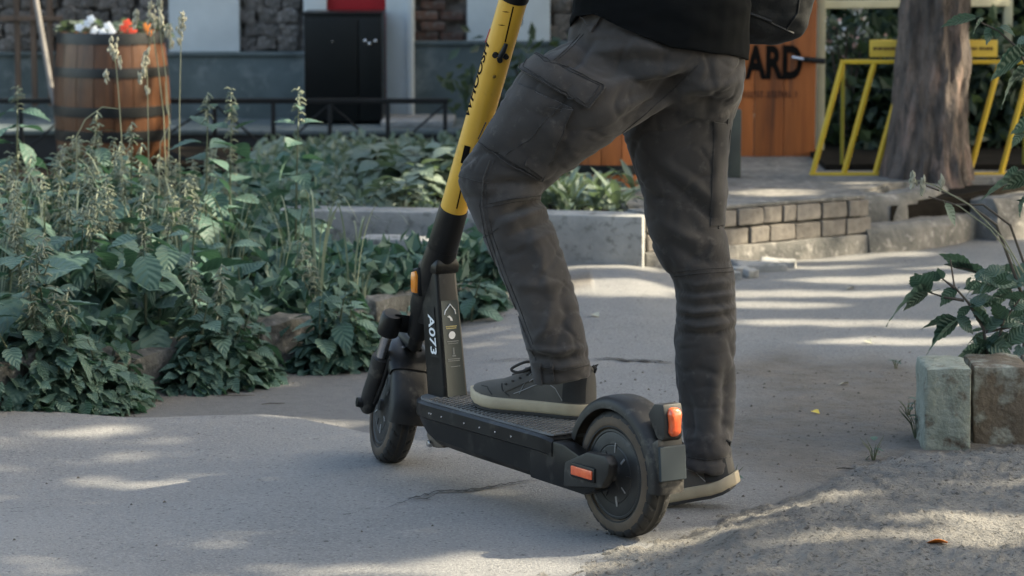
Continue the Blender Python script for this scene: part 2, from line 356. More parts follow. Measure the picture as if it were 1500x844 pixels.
def nz(s, d=6, r=0.6):
    n = N('ShaderNodeTexNoise'); n.inputs['Scale'].default_value = s; n.inputs['Detail'].default_value = d; n.inputs['Roughness'].default_value = r; L(tc.outputs['Object'], n.inputs['Vector']); return n.outputs[0]
def mr(s, a, b, c=0.0, d=1.0):
    n = N('ShaderNodeMapRange'); L(s, n.inputs[0])
    for i, v in enumerate((a, b, c, d)): n.inputs[1 + i].default_value = v
    return n.outputs[0]
def mx(f, a, b):
    n = N('ShaderNodeMix'); n.data_type = 'RGBA'; L(f, n.inputs[0])
    for i, q in ((6, a), (7, b)):
        if isinstance(q, tuple): n.inputs[i].default_value = (*q, 1)
        else: L(q, n.inputs[i])
    return n.outputs[2]
def mth(op, a, b):
    n = N('ShaderNodeMath'); n.operation = op
    for i, q in ((0, a), (1, b)):
        if isinstance(q, float): n.inputs[i].default_value = q
        else: L(q, n.inputs[i])
    return n.outputs[0]
base = mx(mr(nz(1.3, 7, 0.65), 0.35, 0.65), (0.195, 0.192, 0.187), (0.148, 0.147, 0.146))
base = mx(mr(nz(160, 3), 0.45, 0.75), base, (0.26, 0.255, 0.245))
base = mx(mr(nz(105, 4), 0.59, 0.68), base, (0.075, 0.074, 0.073))
base = mx(mr(nz(34, 3), 0.68, 0.73), base, (0.06, 0.059, 0.058))
ao = N('ShaderNodeAttribute'); ao.attribute_name = 'old'
base = mx(mr(ao.outputs['Fac'], 0, 1, 0, 0.75), base, mx(mr(nz(40, 5), 0.3, 0.7), (0.125, 0.122, 0.118), (0.085, 0.084, 0.082)))
ad = N('ShaderNodeAttribute'); ad.attribute_name = 'dirt'
dmask = mth('MULTIPLY', ad.outputs['Fac'], mr(nz(7, 8, 0.7), 0.33, 0.52, 0.35, 1.0))
dcol = mx(mr(nz(9, 8, 0.7), 0.35, 0.65), (0.21, 0.185, 0.158), (0.135, 0.12, 0.103))
dcol = mx(mr(nz(55, 6, 0.7), 0.58, 0.68), dcol, (0.06, 0.054, 0.047))
L(mx(dmask, base, dcol), bs.inputs['Base Color'])
bh = mth('ADD', mth('MULTIPLY', nz(230, 4), mr(ad.outputs['Fac'], 0, 1, 0.5, 0.7)), mth('MULTIPLY', nz(48, 8, 0.7), mr(ad.outputs['Fac'], 0, 1, 0.5, 3.0)))
bp = N('ShaderNodeBump'); bp.inputs['Strength'].default_value = 1.0; bp.inputs['Distance'].default_value = 0.008; L(bh, bp.inputs['Height']); L(bp.outputs[0], bs.inputs['Normal'])
gm.materials.append(asph)
ground = ob('ground', gm, kind='structure'); ground['label'] = 'grey dusty asphalt yard with patches of bare earth'

# bank of loose earth in the right foreground
def bank_np(x, y):
    yb = np.interp(x, DX, DY)
    d = yb - y + 0.03 * np.sin(x * 11) + 0.02 * np.sin(x * 29 + 1) + 0.016 * np.sin(x * 61 + y * 20) + 0.010 * np.sin(x * 131 + 2)
    rise = 0.045 * sstep(0.0, 0.5, d) * sstep(0.0, 0.5, x) + 0.0135 * sstep(-0.12, 0.22, d)
    fine = 0.0045 * wav(x, y, 1.7, 0.5) + 0.0022 * wav(x * 3.1, y * 2.2, 0.4, 0.5)
    return gz_np(x, y) + rise + fine * sstep(-0.05, 0.1, d) - 0.012 - 0.05 * (1 - sstep(-0.22, -0.02, d))
bx_ = np.arange(-0.3, 2.6, 0.009); by_ = np.arange(4.3, 7.3, 0.014)
BX, BY = np.meshgrid(bx_, by_); BZ = bank_np(BX, BY)
kk = np.random.RandomState(5).rand(*BZ.shape)
BZ = BZ + (kk ** 6) * 0.008 + (np.random.RandomState(9).rand(*BZ.shape) - .5) * 0.0022
bi = np.arange(BX.size).reshape(BX.shape)
bf = np.stack([bi[:-1, :-1], bi[:-1, 1:], bi[1:, 1:], bi[1:, :-1]], -1).reshape(-1, 4)
bm_ = bpy.data.meshes.new('earth_bank'); bm_.from_pydata(np.stack([BX, BY, BZ], -1).reshape(-1, 3).tolist(), [], bf.tolist()); bm_.update(); bm_.shade_smooth(); bm_.materials.append(M_dirt)
eb = ob('earth_bank', bm_, kind='structure'); eb['label'] = 'low bank of loose brown earth beside the asphalt'
def gtop(x, y):
    a = gz(x, y)
    if x > -0.25 and y < 7.2: a = max(a, float(bank_np(np.array([x]), np.array([y]))[0]))
    return a

# cracks: thin broken strips of dirt lying in the asphalt, parts of the ground
def crack(poly, w0, seed):
    r_ = random.Random(seed); pts = interp(poly, 6); mb = MB(); top, bot = [], []
    for i, (x, y) in enumerate(pts):
        y += r_.uniform(-1.4, 1.4); k = math.sin(math.pi * (i + 0.4) / len(pts)) * r_.uniform(0.4, 1.3) * w0
        a = G(x, y); dd = Vector((0.1, 1, 0)).normalized() * k
        for lst, q in ((top, a + dd), (bot, a - dd)): lst.append((q.x, q.y, gz(q.x, q.y) + 0.004))
    n = len(pts); mb.add(top + bot, [(i, i + 1, n + i + 1, n + i) for i in range(n - 1)])
    ob('crack', mb.mesh('crack', M_crack, False, clean=False), ground)
crack([(553, 749), (575, 741), (603, 731), (640, 722), (690, 719), (740, 711), (800, 700)], 0.010, 1)
crack([(603, 731), (620, 733), (650, 721)], 0.006, 4)
crack([(862, 528), (890, 525), (925, 529), (985, 531)], 0.016, 2)
crack([(690, 530), (760, 529), (862, 528)], 0.006, 3)

# ------------------------------------------------------------------ rough stones and blocks
def rough_box(name, mat, size, amp, seed, sub=5, freq=9.0, bev=0.012):
    bm = bmesh.new(); bmesh.ops.create_cube(bm, size=1.0)
    for v in bm.verts: v.co = Vector((v.co.x * size[0], v.co.y * size[1], v.co.z * size[2]))
    bmesh.ops.bevel(bm, geom=bm.edges[:], offset=bev, segments=2, profile=0.6, affect='EDGES', clamp_overlap=True)
    le = [e for e in bm.edges if e.calc_length() > max(size) / sub]
    for _ in range(3):
        le = [e for e in bm.edges if e.calc_length() > max(size) / (sub * 1.5)]
        if not le: break
        bmesh.ops.subdivide_edges(bm, edges=le, cuts=1, use_grid_fill=True)
    bmesh.ops.triangulate(bm, faces=[f for f in bm.faces if len(f.verts) > 4])
    bm.normal_update(); o = Vector((seed * 3.7, seed * 1.3, seed * 2.1))
    for v in bm.verts:
        n = noise.fractal(v.co * freq + o, 0.9, 2.2, 4); v.co += v.normal * n * amp
    me = bpy.data.meshes.new(name); bm.to_mesh(me); bm.free(); me.materials.append(mat); fin(me, True, 50); return me
def along(a, b): return math.atan2(b.y - a.y, b.x - a.x)

# kerb stones of the weed bed, broken and tilted
KL = 'broken grey kerb stone lying along the edge of the weed bed'
kerb_w = [(-1.42, 6.62), (-1.16, 7.0), (-0.985, 7.36), (-0.70, 7.87), (-0.40, 8.22), (-0.10, 8.75)]
for i, ((ax, ay), (bx, by)) in enumerate(zip(kerb_w[:-1], kerb_w[1:])):
    a, b = Vector((ax, ay, 0)), Vector((bx, by, 0)); n = 1
    ln = (b - a).length - 0.03; nrm = Vector((-(b - a).y, (b - a).x, 0)).normalized()
    c = (a + b) / 2 + nrm * 0.085
    o = ob('kerb_stone', rough_box('kerb_stone', M_stone, (ln, 0.17, 0.15), 0.03, i + 2, 18, 9.0, 0.015), loc=(c.x, c.y, gz(c.x, c.y) + 0.035), rot=(rnd.uniform(-.06, .06), rnd.uniform(-.04, .04), along(a, b)))
    tag(o, KL, 'kerb stone', 'kerb stones of the weed bed')

# concrete planter walls
def wall_block(name, p, q, h, th, label, mat, seed, amp=0.004, z0=-0.06):
    p, q = Vector(p), Vector(q); u = (q - p).normalized(); nrm = Vector((-u.y, u.x, 0)); c = (p + q) / 2 + nrm * th / 2
    me = rough_box(name, mat, ((q - p).length, th, h - z0), amp, seed, 26, 8.0, 0.008)
    o = ob(name, me, loc=(c.x, c.y, (h + z0) / 2), rot=(0, 0, along(p, q))); tag(o, label, 'planter wall'); return o
wall_block('planter_wall', G(520, 434), G(742, 442), 0.185, 0.13, 'low concrete planter edge with pale top in front of the longer wall', M_conc, 11)
wall_block('planter_wall', (-0.80, 9.71, 0), (0.436, 9.50, 0), 0.205, 0.16, 'long grey concrete planter wall holding the leafy bed, corner lit warm', M_conc, 12)
wall_block('planter_wall', (-0.02, 9.12, 0), (0.0, 9.58, 0), 0.18, 0.12, 'short concrete return joining the two planter edges', M_conc, 14)
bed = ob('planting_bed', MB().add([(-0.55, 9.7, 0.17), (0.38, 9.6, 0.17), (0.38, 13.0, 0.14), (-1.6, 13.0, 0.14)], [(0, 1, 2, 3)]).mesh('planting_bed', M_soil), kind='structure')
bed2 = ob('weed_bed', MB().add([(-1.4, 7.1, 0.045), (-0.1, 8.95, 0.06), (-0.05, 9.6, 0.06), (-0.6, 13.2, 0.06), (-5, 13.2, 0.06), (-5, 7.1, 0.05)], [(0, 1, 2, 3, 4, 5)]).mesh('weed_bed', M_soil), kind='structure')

# terrace with brick edge
TW0, TW1 = Vector((0.455, 9.56, 0)), Vector((1.262, 10.12, 0)); tu = (TW1 - TW0).normalized(); tn = Vector((-tu.y, tu.x, 0))
TH = 0.205
def surf_poly(name, poly, z, mat, dz=0.3, amp=0.006):
    bm = bmesh.new(); vs_ = [bm.verts.new((x, y, z)) for x, y in poly]; f = bm.faces.new(vs_)
    ex = bmesh.ops.extrude_face_region(bm, geom=[f]); 
    for v in [g for g in ex['geom'] if isinstance(g, bmesh.types.BMVert)]: v.co.z -= dz
    bmesh.ops.recalc_face_normals(bm, faces=bm.faces)
    bmesh.ops.bevel(bm, geom=[e for e in bm.edges if e.calc_face_angle(0) > 0.6 and max(v.co.z for v in e.verts) > z - 0.01], offset=0.012, segments=2, affect='EDGES')
    bmesh.ops.triangulate(bm, faces=bm.faces[:])
    for _ in range(4): bmesh.ops.subdivide_edges(bm, edges=[e for e in bm.edges if e.calc_length() > 0.25], cuts=1); bmesh.ops.triangulate(bm, faces=[g for g in bm.faces if len(g.verts) > 3])
    for v in bm.verts: v.co += Vector((0, 0, 1)) * noise.noise(v.co * 3.0) * amp + Vector((noise.noise(v.co * 6), noise.noise(v.co * 6 + Vector((9, 0, 0))), 0)) * amp * 1.5
    me = bpy.data.meshes.new(name); bm.to_mesh(me); bm.free(); me.materials.append(mat); fin(me, True, 35)
    return ob(name, me, kind='structure')
i0 = TW0 + tn * 0.11; i1 = TW1 + tn * 0.11
surf_poly('terrace', [(i0.x, i0.y), (i1.x - 0.02, i1.y), (1.42, 10.75), (1.75, 10.95), (4.5, 11.2), (4.5, 16), (0.40, 16)], TH - 0.012, M_conc2)
bw = empty('brick_edge', TW0, 'two courses of grey bricks on a concrete footing edging the terrace', 'brick wall', rz=along(TW0, TW1))
Lw = (TW1 - TW0).length
wf = MB().box((Lw / 2, 0.055, -0.0), (Lw + 0.02, 0.115, 0.14)); ob('footing', rough_box('footing', M_conc2, (Lw + 0.02, 0.13, 0.15), 0.006, 21, 20, 9, 0.01), bw, loc=(Lw / 2, 0.058, 0.0))
ob('mortar', boxm('mortar', M_mortar, (Lw - 0.01, 0.07, 0.125), 0.002, (Lw / 2, 0.068, 0.137)), bw)
bmesh_ = [rough_box('brick', M_brick, (0.118, 0.085, 0.056), 0.003, 31 + k, 5, 22, 0.006) for k in range(4)]
for row in range(2):
    x = 0.002; k = row
    while x < Lw - 0.03:
        wd = 0.062 if (row and x < 0.01) else rnd.choice([0.118, 0.118, 0.062, 0.118, 0.09])
        if x + wd > Lw + 0.03: wd = Lw + 0.012 - x
        if wd < 0.03: break
        o = ob('brick', bmesh_[(k + row) % 4], bw, loc=(x + wd / 2, 0.047 + rnd.uniform(-0.005, 0.006), 0.105 + row * 0.064 + rnd.uniform(-.002, .002)), rot=(0, 0, rnd.uniform(-.02, .02)))
        o.scale = ((wd - 0.009) / 0.118, 1, 1); x += wd; k += 1
cap = rough_box('coping', M_conc2, (Lw, 0.10, 0.012), 0.003, 44, 24, 12, 0.004); ob('coping', cap, bw, loc=(Lw / 2, 0.062, 0.206))
# kerbs at the foot of the tree
def kerb_path(name, pts, h, th, mat, label, seed):
    pts = [Vector(p) for p in pts]; rings = []
    P = []
    for a, b in zip(pts[:-1], pts[1:]):
        for k in range(6): P.append(a.lerp(b, k / 6))
    P.append(pts[-1])
    for i, p in enumerate(P):
        t_ = (P[min(i + 1, len(P) - 1)] - P[max(i - 1, 0)]).normalized(); nn = Vector((-t_.y, t_.x, 0))
        ring = []
        for (u, v) in ((0, -.1), (0, .3), (0, .75), (.02 / th, .97), (.3, 1), (.7, 1), (1, .97), (1, .4), (1, -.1)):
            q = p + nn * (u * th) + Vector((0, 0, v * h)); q += Vector((noise.noise(q * 9 + Vector((seed, 0, 0))), noise.noise(q * 9 + Vector((0, seed, 0))), noise.noise(q * 8))) * 0.012
            ring.append(q)
        rings.append(ring)
    o = ob(name, MB().loft(rings).mesh(name, mat, sharp=50)); tag(o, label, 'kerb'); return o
kerb_path('kerb', [(1.27, 10.12, 0), (1.45, 10.22, 0), (1.62, 10.42, 0), (1.8, 10.75, 0), (2.1, 11.2, 0)], 0.10, 0.14, M_conc2, 'low worn concrete kerb stepping round the foot of the tree', 3.1)
kerb_path('kerb', [(1.26, 10.28, 0.08), (1.42, 10.36, 0.08), (1.56, 10.52, 0.08), (1.64, 10.75, 0.08)], 0.11, 0.13, M_conc2, 'upper curved concrete kerb holding the earth round the trunk', 5.3)
kerb_path('kerb', [(1.80, 10.55, 0), (1.98, 10.72, 0), (2.3, 11.0, 0), (2.8, 11.3, 0)], 0.15, 0.16, M_conc2, 'rounded concrete kerb right of the tree reaching the road', 8.3)
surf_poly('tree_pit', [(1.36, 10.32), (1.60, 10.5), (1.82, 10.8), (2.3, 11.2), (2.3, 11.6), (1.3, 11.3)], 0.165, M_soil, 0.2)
for k, (x, y, a, s) in enumerate([(1110, 401, 0.2, 1.0), (1140, 396, -0.1, 0.7), (1085, 408, 0.5, 0.45), (1075, 414, 0.1, 0.3), (1100, 411, 0.6, 0.28)]):
    p = G(x, y); o = ob('broken_slab', rough_box('broken_slab', M_conc, (0.17 * s, 0.11 * s, 0.028), 0.006, 60 + k, 6, 14, 0.006), loc=(p.x, p.y, gz(p.x, p.y) + 0.014), rot=(0.05, 0.04, a))
    tag(o, ['large flat piece of broken concrete lying at the brick edge', 'thin pale concrete flake beside the large broken piece', 'small concrete chip near the road side of the brick edge', 'small concrete chip near the road side of the brick edge', 'small concrete chip near the road side of the brick edge'][k], 'rubble', 'broken concrete by the brick edge')

# painted blocks of the right planter
def face_block(x0, x1, yt, yb, depth_extra, mat, seed, label):
    a, b = G(x0, yb), G(x1, yb - 4); z0 = 0.025
    a = G(x0, yb, z0); sc_ = F_PX / a.y; wd = (x1 - x0) / sc_; h = (yb - yt) / sc_ + 0.005
    o = ob('painted_block', rough_box('painted_block', mat, (wd, 0.19, h + 0.04), 0.006, seed, 16, 15, 0.007), loc=(a.x + wd / 2, a.y + 0.095 + depth_extra, z0 + h / 2 - 0.02), rot=(0, 0, -0.03))
    return tag(o, label, 'block', 'painted blocks of the planter')
face_block(1356, 1424, 540, 642, 0.0, M_paint, 71, 'upright concrete block with peeling pale green paint beside the sapling')
face_block(1430, 1512, 541, 634, 0.03, M_paint2, 73, 'brown block with patches of flaking white paint under the sapling')
face_block(1518, 1640, 543, 634, 0.05, M_paint2, 75, 'flaking block continuing the planter edge behind the brown block')
# ------------------------------------------------------------------ building behind
WY = 14.7
bld = empty('building', (-2.0, WY, 0), 'grey building with plinth, white panels and rubble infill behind the railing', 'building')
def bx(x0, x1, y0, y1, dep, th, name, mat, bevel=0.004, par=bld, wy=None, grow=None):
    """box with its front face spanning the given pixels at depth dep"""
    a, b = D(x0, y1, dep), D(x1, y0, dep); z1 = grow if grow else b.z
    me = boxm(name, mat, (b.x - a.x, th, z1 - a.z), bevel)
    me.transform(Matrix.Translation(((a.x + b.x) / 2, dep + th / 2, (a.z + z1) / 2)))
    return wob(name, me, par) if par else ob(name, me)
PL = 0.15
bx(-900, 446, 82, 190, WY - 0.06, 0.4, 'plinth', M_plinth); bx(604, 1010, 66, 190, WY - 0.06, 0.4, 'plinth', M_plinth)
bx(-900, 446, 77, 82, WY - 0.08, 0.3, 'ledge', M_plinth, 0.003); bx(604, 1010, 61, 66, WY - 0.08, 0.3, 'ledge', M_plinth, 0.003)
bx(248, 350, 0, 76, WY - 0.03, 0.3, 'white_panel', M_white, grow=3.4); bx(684, 806, 0, 60, WY - 0.03, 0.3, 'white_panel', M_white, grow=3.4)
bx(566, 606, 0, 174, WY - 0.12, 0.3, 'door_frame', M_white, grow=2.3); bx(446, 478, 0, 174, WY - 0.10, 0.3, 'door_frame', M_white, grow=2.3)
bx(478, 566, -200, 176, WY - 0.05, 0.1, 'door', M_red, grow=2.3)
bx(596, 604, 0, 172, WY - 0.145, 0.03, 'frame_moulding', M_white, grow=2.3)
core = boxm('wall', M_rub, (9.0, 0.35, 3.6), 0.01, (-2.6, WY + 0.26, 1.8)); wob('wall', core, bld)
# rubble stones and bricks of the infill: each a part
rub = [rough_box('stone', M_rub, (0.10, 0.09, 0.07), 0.016, 80 + k, 5, 16, 0.02) for k in range(6)]
def infill(x0, x1, y0, y1, name, meshes, w_, h_, jit):
    a, b = D(x0, y1, WY), D(x1, y0, WY); z = a.z + h_ / 2; row = 0
    while z < b.z + h_:
        x = a.x + (w_ * 0.25 if row % 2 else 0.0) + w_ / 2
        while x < b.x - w_ * 0.35:
            o = ob(name, rnd.choice(meshes), bld, loc=(x - bld.location.x + rnd.uniform(-jit, jit), 0.075 - rnd.uniform(0, jit), z + rnd.uniform(-jit, jit) * 0.4), rot=(rnd.uniform(-jit, jit) * 4, rnd.uniform(-jit, jit) * 3, 0))
            k = rnd.uniform(0.9, 1.15) if jit > 0.004 else 1.0; o.scale = (k, 1, k); x += w_
        z += h_; row += 1
infill(-60, 250, 0, 76, 'stone', rub, 0.098, 0.072, 0.016); infill(350, 446, 0, 76, 'stone', rub, 0.095, 0.07, 0.016); infill(806, 900, 0, 60, 'stone', rub, 0.095, 0.07, 0.016)
rb = [rough_box('brick', M_redbrick, (0.122, 0.09, 0.046), 0.004, 90 + k, 4, 20, 0.006) for k in range(3)]
infill(606, 684, 0, 62, 'brick', rb, 0.13, 0.054, 0.003)
# platform in front
a, b = D(-200, 190, 13.85), D(1010, 190, 13.85)
pf = MB().box((-2.1, 14.4, 0.02), (5.6, 1.1, 0.22)).mesh('platform_riser', M_dark, bevel=0.006); ob('platform_riser', pf, kind='structure')
ob('platform_top', MB().box((-2.1, 14.4, 0.1385), (5.62, 1.13, 0.022)).mesh('platform_top', M_plinth, bevel=0.006), kind='structure')
st0, st1 = D(556, 190, 13.9), D(664, 190, 13.9)
o = ob('door_step', boxm('door_step', M_conc, (st1.x - st0.x, 0.5, 0.03), 0.005, ((st0.x + st1.x) / 2, 14.25, 0.165))); tag(o, 'pale concrete door step before the white door frame', 'step')
sky_block = empty('building', (0, -6.0, 0), 'added unseen grey building behind the camera that blocks low skylight', 'building')  # added out of view to block low skylight and deepen contrast
ob('wall', boxm('wall', M_plinth, (26, 0.4, 6.5), 0.01, (0, -0.2, 3.25)), sky_block)
for k in range(6): ob('window', boxm('window', M_gloss, (1.2, 0.06, 1.5), 0.01, (-10 + 4 * k, 0.01, 2.6)), sky_block)
# cabinet
cx0, cx1 = D(446, 180, 14.2), D(560, 180, 14.2)
cab = empty('black_cabinet', ((cx0.x + cx1.x) / 2, 14.2, 0.15), 'black two-door metal cabinet standing in front of the red door', 'cabinet')
cw = cx1.x - cx0.x; chh = D(446, 22, 14.2).z - 0.15
ob('body', boxm('body', M_cab, (cw, 0.34, chh - 0.01), 0.006, (0, 0.18, chh / 2 + 0.005)), cab)
ob('lid', boxm('lid', M_cab, (cw + 0.012, 0.36, 0.014), 0.003, (0, 0.18, chh + 0.005)), cab)
for x0, x1, nm in ((-0.497, 0.19, 'door'), (0.21, 0.497, 'door')):
    d_ = ob(nm, boxm(nm, M_cab, ((x1 - x0) * cw, 0.014, chh - 0.04), 0.004, ((x0 + x1) / 2 * cw, 0.002, chh / 2)), cab)
    if x0 > 0:
        for dx in (0.29, 0.345, 0.42): ob('fitting', MB().lathe([(0.004, -0.018), (0.008, -0.016), (0.009, -0.006), (0.009, 0)], 12).mesh('fitting', M_steel), d_, loc=(dx * cw, -0.004, chh * (0.74 if dx == .345 else 0.765)))
    else: ob('lock', MB().lathe([(0.003, -0.012), (0.005, -0.010), (0.006, 0)], 12).mesh('lock', M_steel), d_, loc=(-0.13 * cw, -0.004, chh * 0.76))
# low iron railing
RY = 13.55
rx = [D(p, 150, RY).x for p in (-60, 30, 115, 198, 314, 400, 483, 568, 652)]
rail = empty('railing', (rx[4], RY, 0), 'low black iron railing with crossed diagonals in front of the cabinet', 'railing')
zt = D(500, 148, RY).z
ob('top_rail', boxm('top_rail', M_iron, (rx[-1] - rx[0] + 0.03, 0.03, 0.024), 0.003, ((rx[0] + rx[-1]) / 2 - rx[4], 0, zt)), rail)
pmesh = boxm('post', M_iron, (0.02, 0.02, zt + 0.02), 0.002, (0, 0, zt / 2 - 0.02))
for x in rx: ob('post', pmesh, rail, loc=(x - rx[4], 0, 0))
for i in range(len(rx) - 1):
    a, b = rx[i] - rx[4], rx[i + 1] - rx[4]
    z0, z1 = (zt - 0.015, 0.06) if i % 2 == 0 else (0.06, zt - 0.015)
    ob('diagonal', MB().tube([(a, 0.0, z0), (b, 0.0, z1)], 0.006, 6).mesh('diagonal', M_iron), rail)
# trellis and leaning pole
tr = empty('trellis', (D(30, 100, 14.5).x, 14.5, 0.15), 'brown wooden trellis leaning on the rubble wall behind the pole', 'trellis')
for x in (-18, 26, 50, 74): 
    a = D(x, 90, 14.5); ob('upright', boxm('upright', M_wood, (0.028, 0.02, 1.3), 0.003, (a.x - tr.location.x, 0, 0.72)), tr)
for y in (27, -40, -110):
    a = D(30, y, 14.48); ob('crosspiece', boxm('crosspiece', M_wood, (0.44, 0.02, 0.026), 0.003, (0.0, -0.022, a.z - 0.15)), tr)
a, b = D(93, 200, 12.9), D(42, -60, 14.1); a.z = 0.08
o = ob('pole', MB().tube([a - (b - a) * 0.0, a.lerp(b, .3), a.lerp(b, .31), b, b + (b - a) * 0.9], [0.010, 0.010, 0.014, 0.014, 0.012], 12).mesh('pole', M_pole)); tag(o, 'thin grey pole leaning between the trellis and the flower barrel', 'pole')

# barrels
def barrel(px_, dep, rw, hh, label, zb, hoops=((0.0, 0.07), (0.26, 0.335), (0.43, 0.50), (0.70, 0.765), (0.925, 1.0))):
    p = D(px_, 200, dep); e = empty('wooden_barrel', (p.x, dep, zb), label, 'barrel', 'wooden barrels')
    n = 18
    def rad(t): return rw * (0.90 + 0.10 * math.sin(math.pi * t))
    for k in range(n):
        a0, a1 = 2 * math.pi * (k + 0.02) / n, 2 * math.pi * (k + 0.98) / n; rings = []
        for i in range(9):
            t_ = i / 8; r0 = rad(t_); rings.append([Vector((rr * math.cos(aa), rr * math.sin(aa), t_ * hh)) for rr, aa in ((r0, a0), (r0 + .002, (a0 + a1) / 2), (r0, a1), (r0 - 0.02, a1), (r0 - 0.02, a0))])
        ob('stave', MB().loft(rings).mesh('stave', M_oak if zb < .1 else M_board), e)
    for t0, t1 in hoops:
        pr_ = [(rad(t0) + 0.005, t0 * hh), (rad((t0 + t1) / 2) + .006, (t0 + t1) / 2 * hh), (rad(t1) + 0.005, t1 * hh), (rad(t1) - .004, t1 * hh), (rad(t0) - .004, t0 * hh)]
        ob('hoop', MB().lathe(pr_, 40, Matrix.Rotation(R(90), 4, 'X'), True).mesh('hoop', M_hoop), e)
    ob('soil', MB().lathe([(0.01, hh - 0.05), (rw * 0.9, hh - 0.05)], 30, Matrix.Rotation(R(90), 4, 'X')).mesh('soil', M_soil), e)
    return e
bar1 = barrel(165, 13.1, 0.262, 0.66, 'brown oak barrel with black hoops planted with white and red flowers', 0.0)
bar2 = barrel(893, 10.75, 0.22, 0.45, 'low orange oak tub with black hoops standing behind the leafy planter bed', 0.175, ((0.155, 0.235), (0.55, 0.62), (0.92, 1.0)))

# ------------------------------------------------------------------ right background: board, frame, rack, post
BYD = 11.9
bdx = [1020, 1062, 1104, 1147, 1194]
sign = empty('wooden_sign', (D(1104, 240, BYD).x, BYD, TH), 'orange wooden board wall lettered in black beside the yellow rack', 'sign')
zb = D(1100, 241, BYD).z
for i in range(-2, 4):
    x0 = bdx[0] + i * 43.5 if i < 0 else bdx[i]; x1 = (bdx[0] + (i + 1) * 43.5) if i < 0 else bdx[i + 1]
    a, b = D(x0, 240, BYD), D(x1, 240, BYD)
    me = boxm('plank', M_board, (b.x - a.x - 0.002, 0.024, 1.7), 0.003, ((a.x + b.x) / 2, BYD + 0.012 + (i % 2) * 0.002, zb + 0.85)); wob('plank', me, sign)
wob('batten', boxm('batten', M_dark, (0.62, 0.03, 0.06), 0.003, (sign.location.x - 0.06, BYD + 0.05, zb - 0.03)), sign)
for xx in (-0.3, 0.2): wob('foot', boxm('foot', M_dark, (0.05, 0.05, zb - TH + 0.1), 0.003, (sign.location.x + xx, BYD + 0.06, (zb + TH) / 2 - 0.05)), sign)
def flat_text(txt, size, xs, bold, c, y, mat, name, par, yaw=0):
    v, f = text_mesh(txt, size, xs, bold)
    me = mk(name, [(c.x + a, y, c.z + b) for a, b in v], f, mat, False); return wob(name, me, par)
mpx = F_PX / BYD
tcn = D(1122, 94, BYD); v_, f_ = text_mesh('YARD', 0.185, 0.62, 0.0075)
wob('lettering', mk('lettering', [(tcn.x + a, BYD - 0.004, tcn.z + b) for a, b in v_], f_, M_ink, False), sign)
rs_ = random.Random(12); tl = MB(); x = D(1070, 138, BYD).x; c = D(1100, 138, BYD)
while x < D(1167, 138, BYD).x:                     # the small line is too blurred to read: letter-sized strokes
    wd = rs_.uniform(0.010, 0.014)
    if rs_.random() > 0.14: tl.box((x + wd / 2, BYD - 0.003, c.z), (wd * 0.3, 0.001, 0.028)); tl.box((x + wd * 0.6, BYD - 0.003, c.z + rs_.choice((-.01, 0, .01))), (wd * 0.5, 0.001, 0.007))
    x += wd + 0.002
wob('small_lettering', tl.mesh('small_lettering', M_ink2, False), sign)
a, b = D(1160, 84, BYD - 0.03), D(1194, 90, BYD - 0.03)
lt = MB().tube([a, a.lerp(b, .55)], 0.008, 8); wob('latch', lt.mesh('latch', M_steel), sign)
wob('latch_bar', MB().tube([a.lerp(b, .5), b + Vector((0.04, 0, 0))], 0.012, 8).mesh('latch_bar', M_iron), sign)
gp = D(1075, 262, 11.0)
o = ob('green_post', boxm('green_post', M_post, (0.05, 0.06, 0.26), 0.006), loc=(gp.x, 11.0, TH + 0.12)); tag(o, 'short grey green wooden post in front of the lettered board', 'post')
# cream frame
FY = 12.0
fr = empty('cream_frame', (D(1200, 250, FY).x, FY, TH), 'cream painted wooden frame standing behind the yellow bicycle rack', 'frame')
a = D(1200, 240, FY); wob('post', boxm('post', M_cream, (0.034, 0.05, 2.0), 0.004, (a.x, FY, TH + 0.98)), fr)
a2 = D(1471, 240, FY + 0.3); wob('post', boxm('post', M_cream, (0.036, 0.05, 1.7), 0.004, (a2.x, FY + 0.3, 0.46 + 0.85)), fr)
b0, b1 = D(1192, 5, FY), D(1480, 5, FY + 0.3)
me = boxm('beam', M_cream, ((b1 - b0).length, 0.045, 0.034), 0.004); me.transform(Matrix.Translation((b0 + b1) / 2) @ Matrix.Rotation(math.atan2(0.3, (b1 - b0).x), 4, 'Z')); wob('beam', me, fr)
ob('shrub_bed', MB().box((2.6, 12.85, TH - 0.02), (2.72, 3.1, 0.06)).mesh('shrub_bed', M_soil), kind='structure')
# yellow rack
KY = 11.1
def rk(x, y, dd=0.0): return D(x, y, KY + dd)
rack = empty('bicycle_rack', (rk(1330, 258).x, KY, TH), 'yellow tubular bicycle rack with slanted bars and a sign strip', 'bicycle rack')
def bar(a, b, nm, r_=0.011): return wob(nm, MB().tube([a, b], r_, 8).mesh(nm, M_yrack), rack)
me = boxm('base_bar', M_yrack, (rk(1530, 257).x - rk(1186, 257).x, 0.03, 0.022), 0.003, ((rk(1186, 257).x + rk(1530, 257).x) / 2, KY, rk(1300, 257).z)); wob('base_bar', me, rack)
me = boxm('top_bar', M_yrack, (rk(1550, 91).x - rk(1232, 91).x, 0.02, 0.016), 0.003, ((rk(1232, 91).x + rk(1550, 91).x) / 2, KY + 0.02, rk(1300, 91).z)); wob('top_bar', me, rack)
for k in range(7):
    bar(rk(1190 + 46 * k, 255), rk(1235 + 46 * k, 91, 0.02), 'slanted_bar')
for x in (1233, 1500): wob('rear_leg', MB().tube([rk(x + 2, 92, 0.02), rk(x, 250, 0.22)], 0.007, 8).mesh('rear_leg', pm('rack_olive', (0.26, 0.24, 0.03), rough=0.6) if 'rack_olive' not in MATS else MATS['rack_olive']), rack)
s0, s1 = rk(1275, 59), rk(1462, 84)
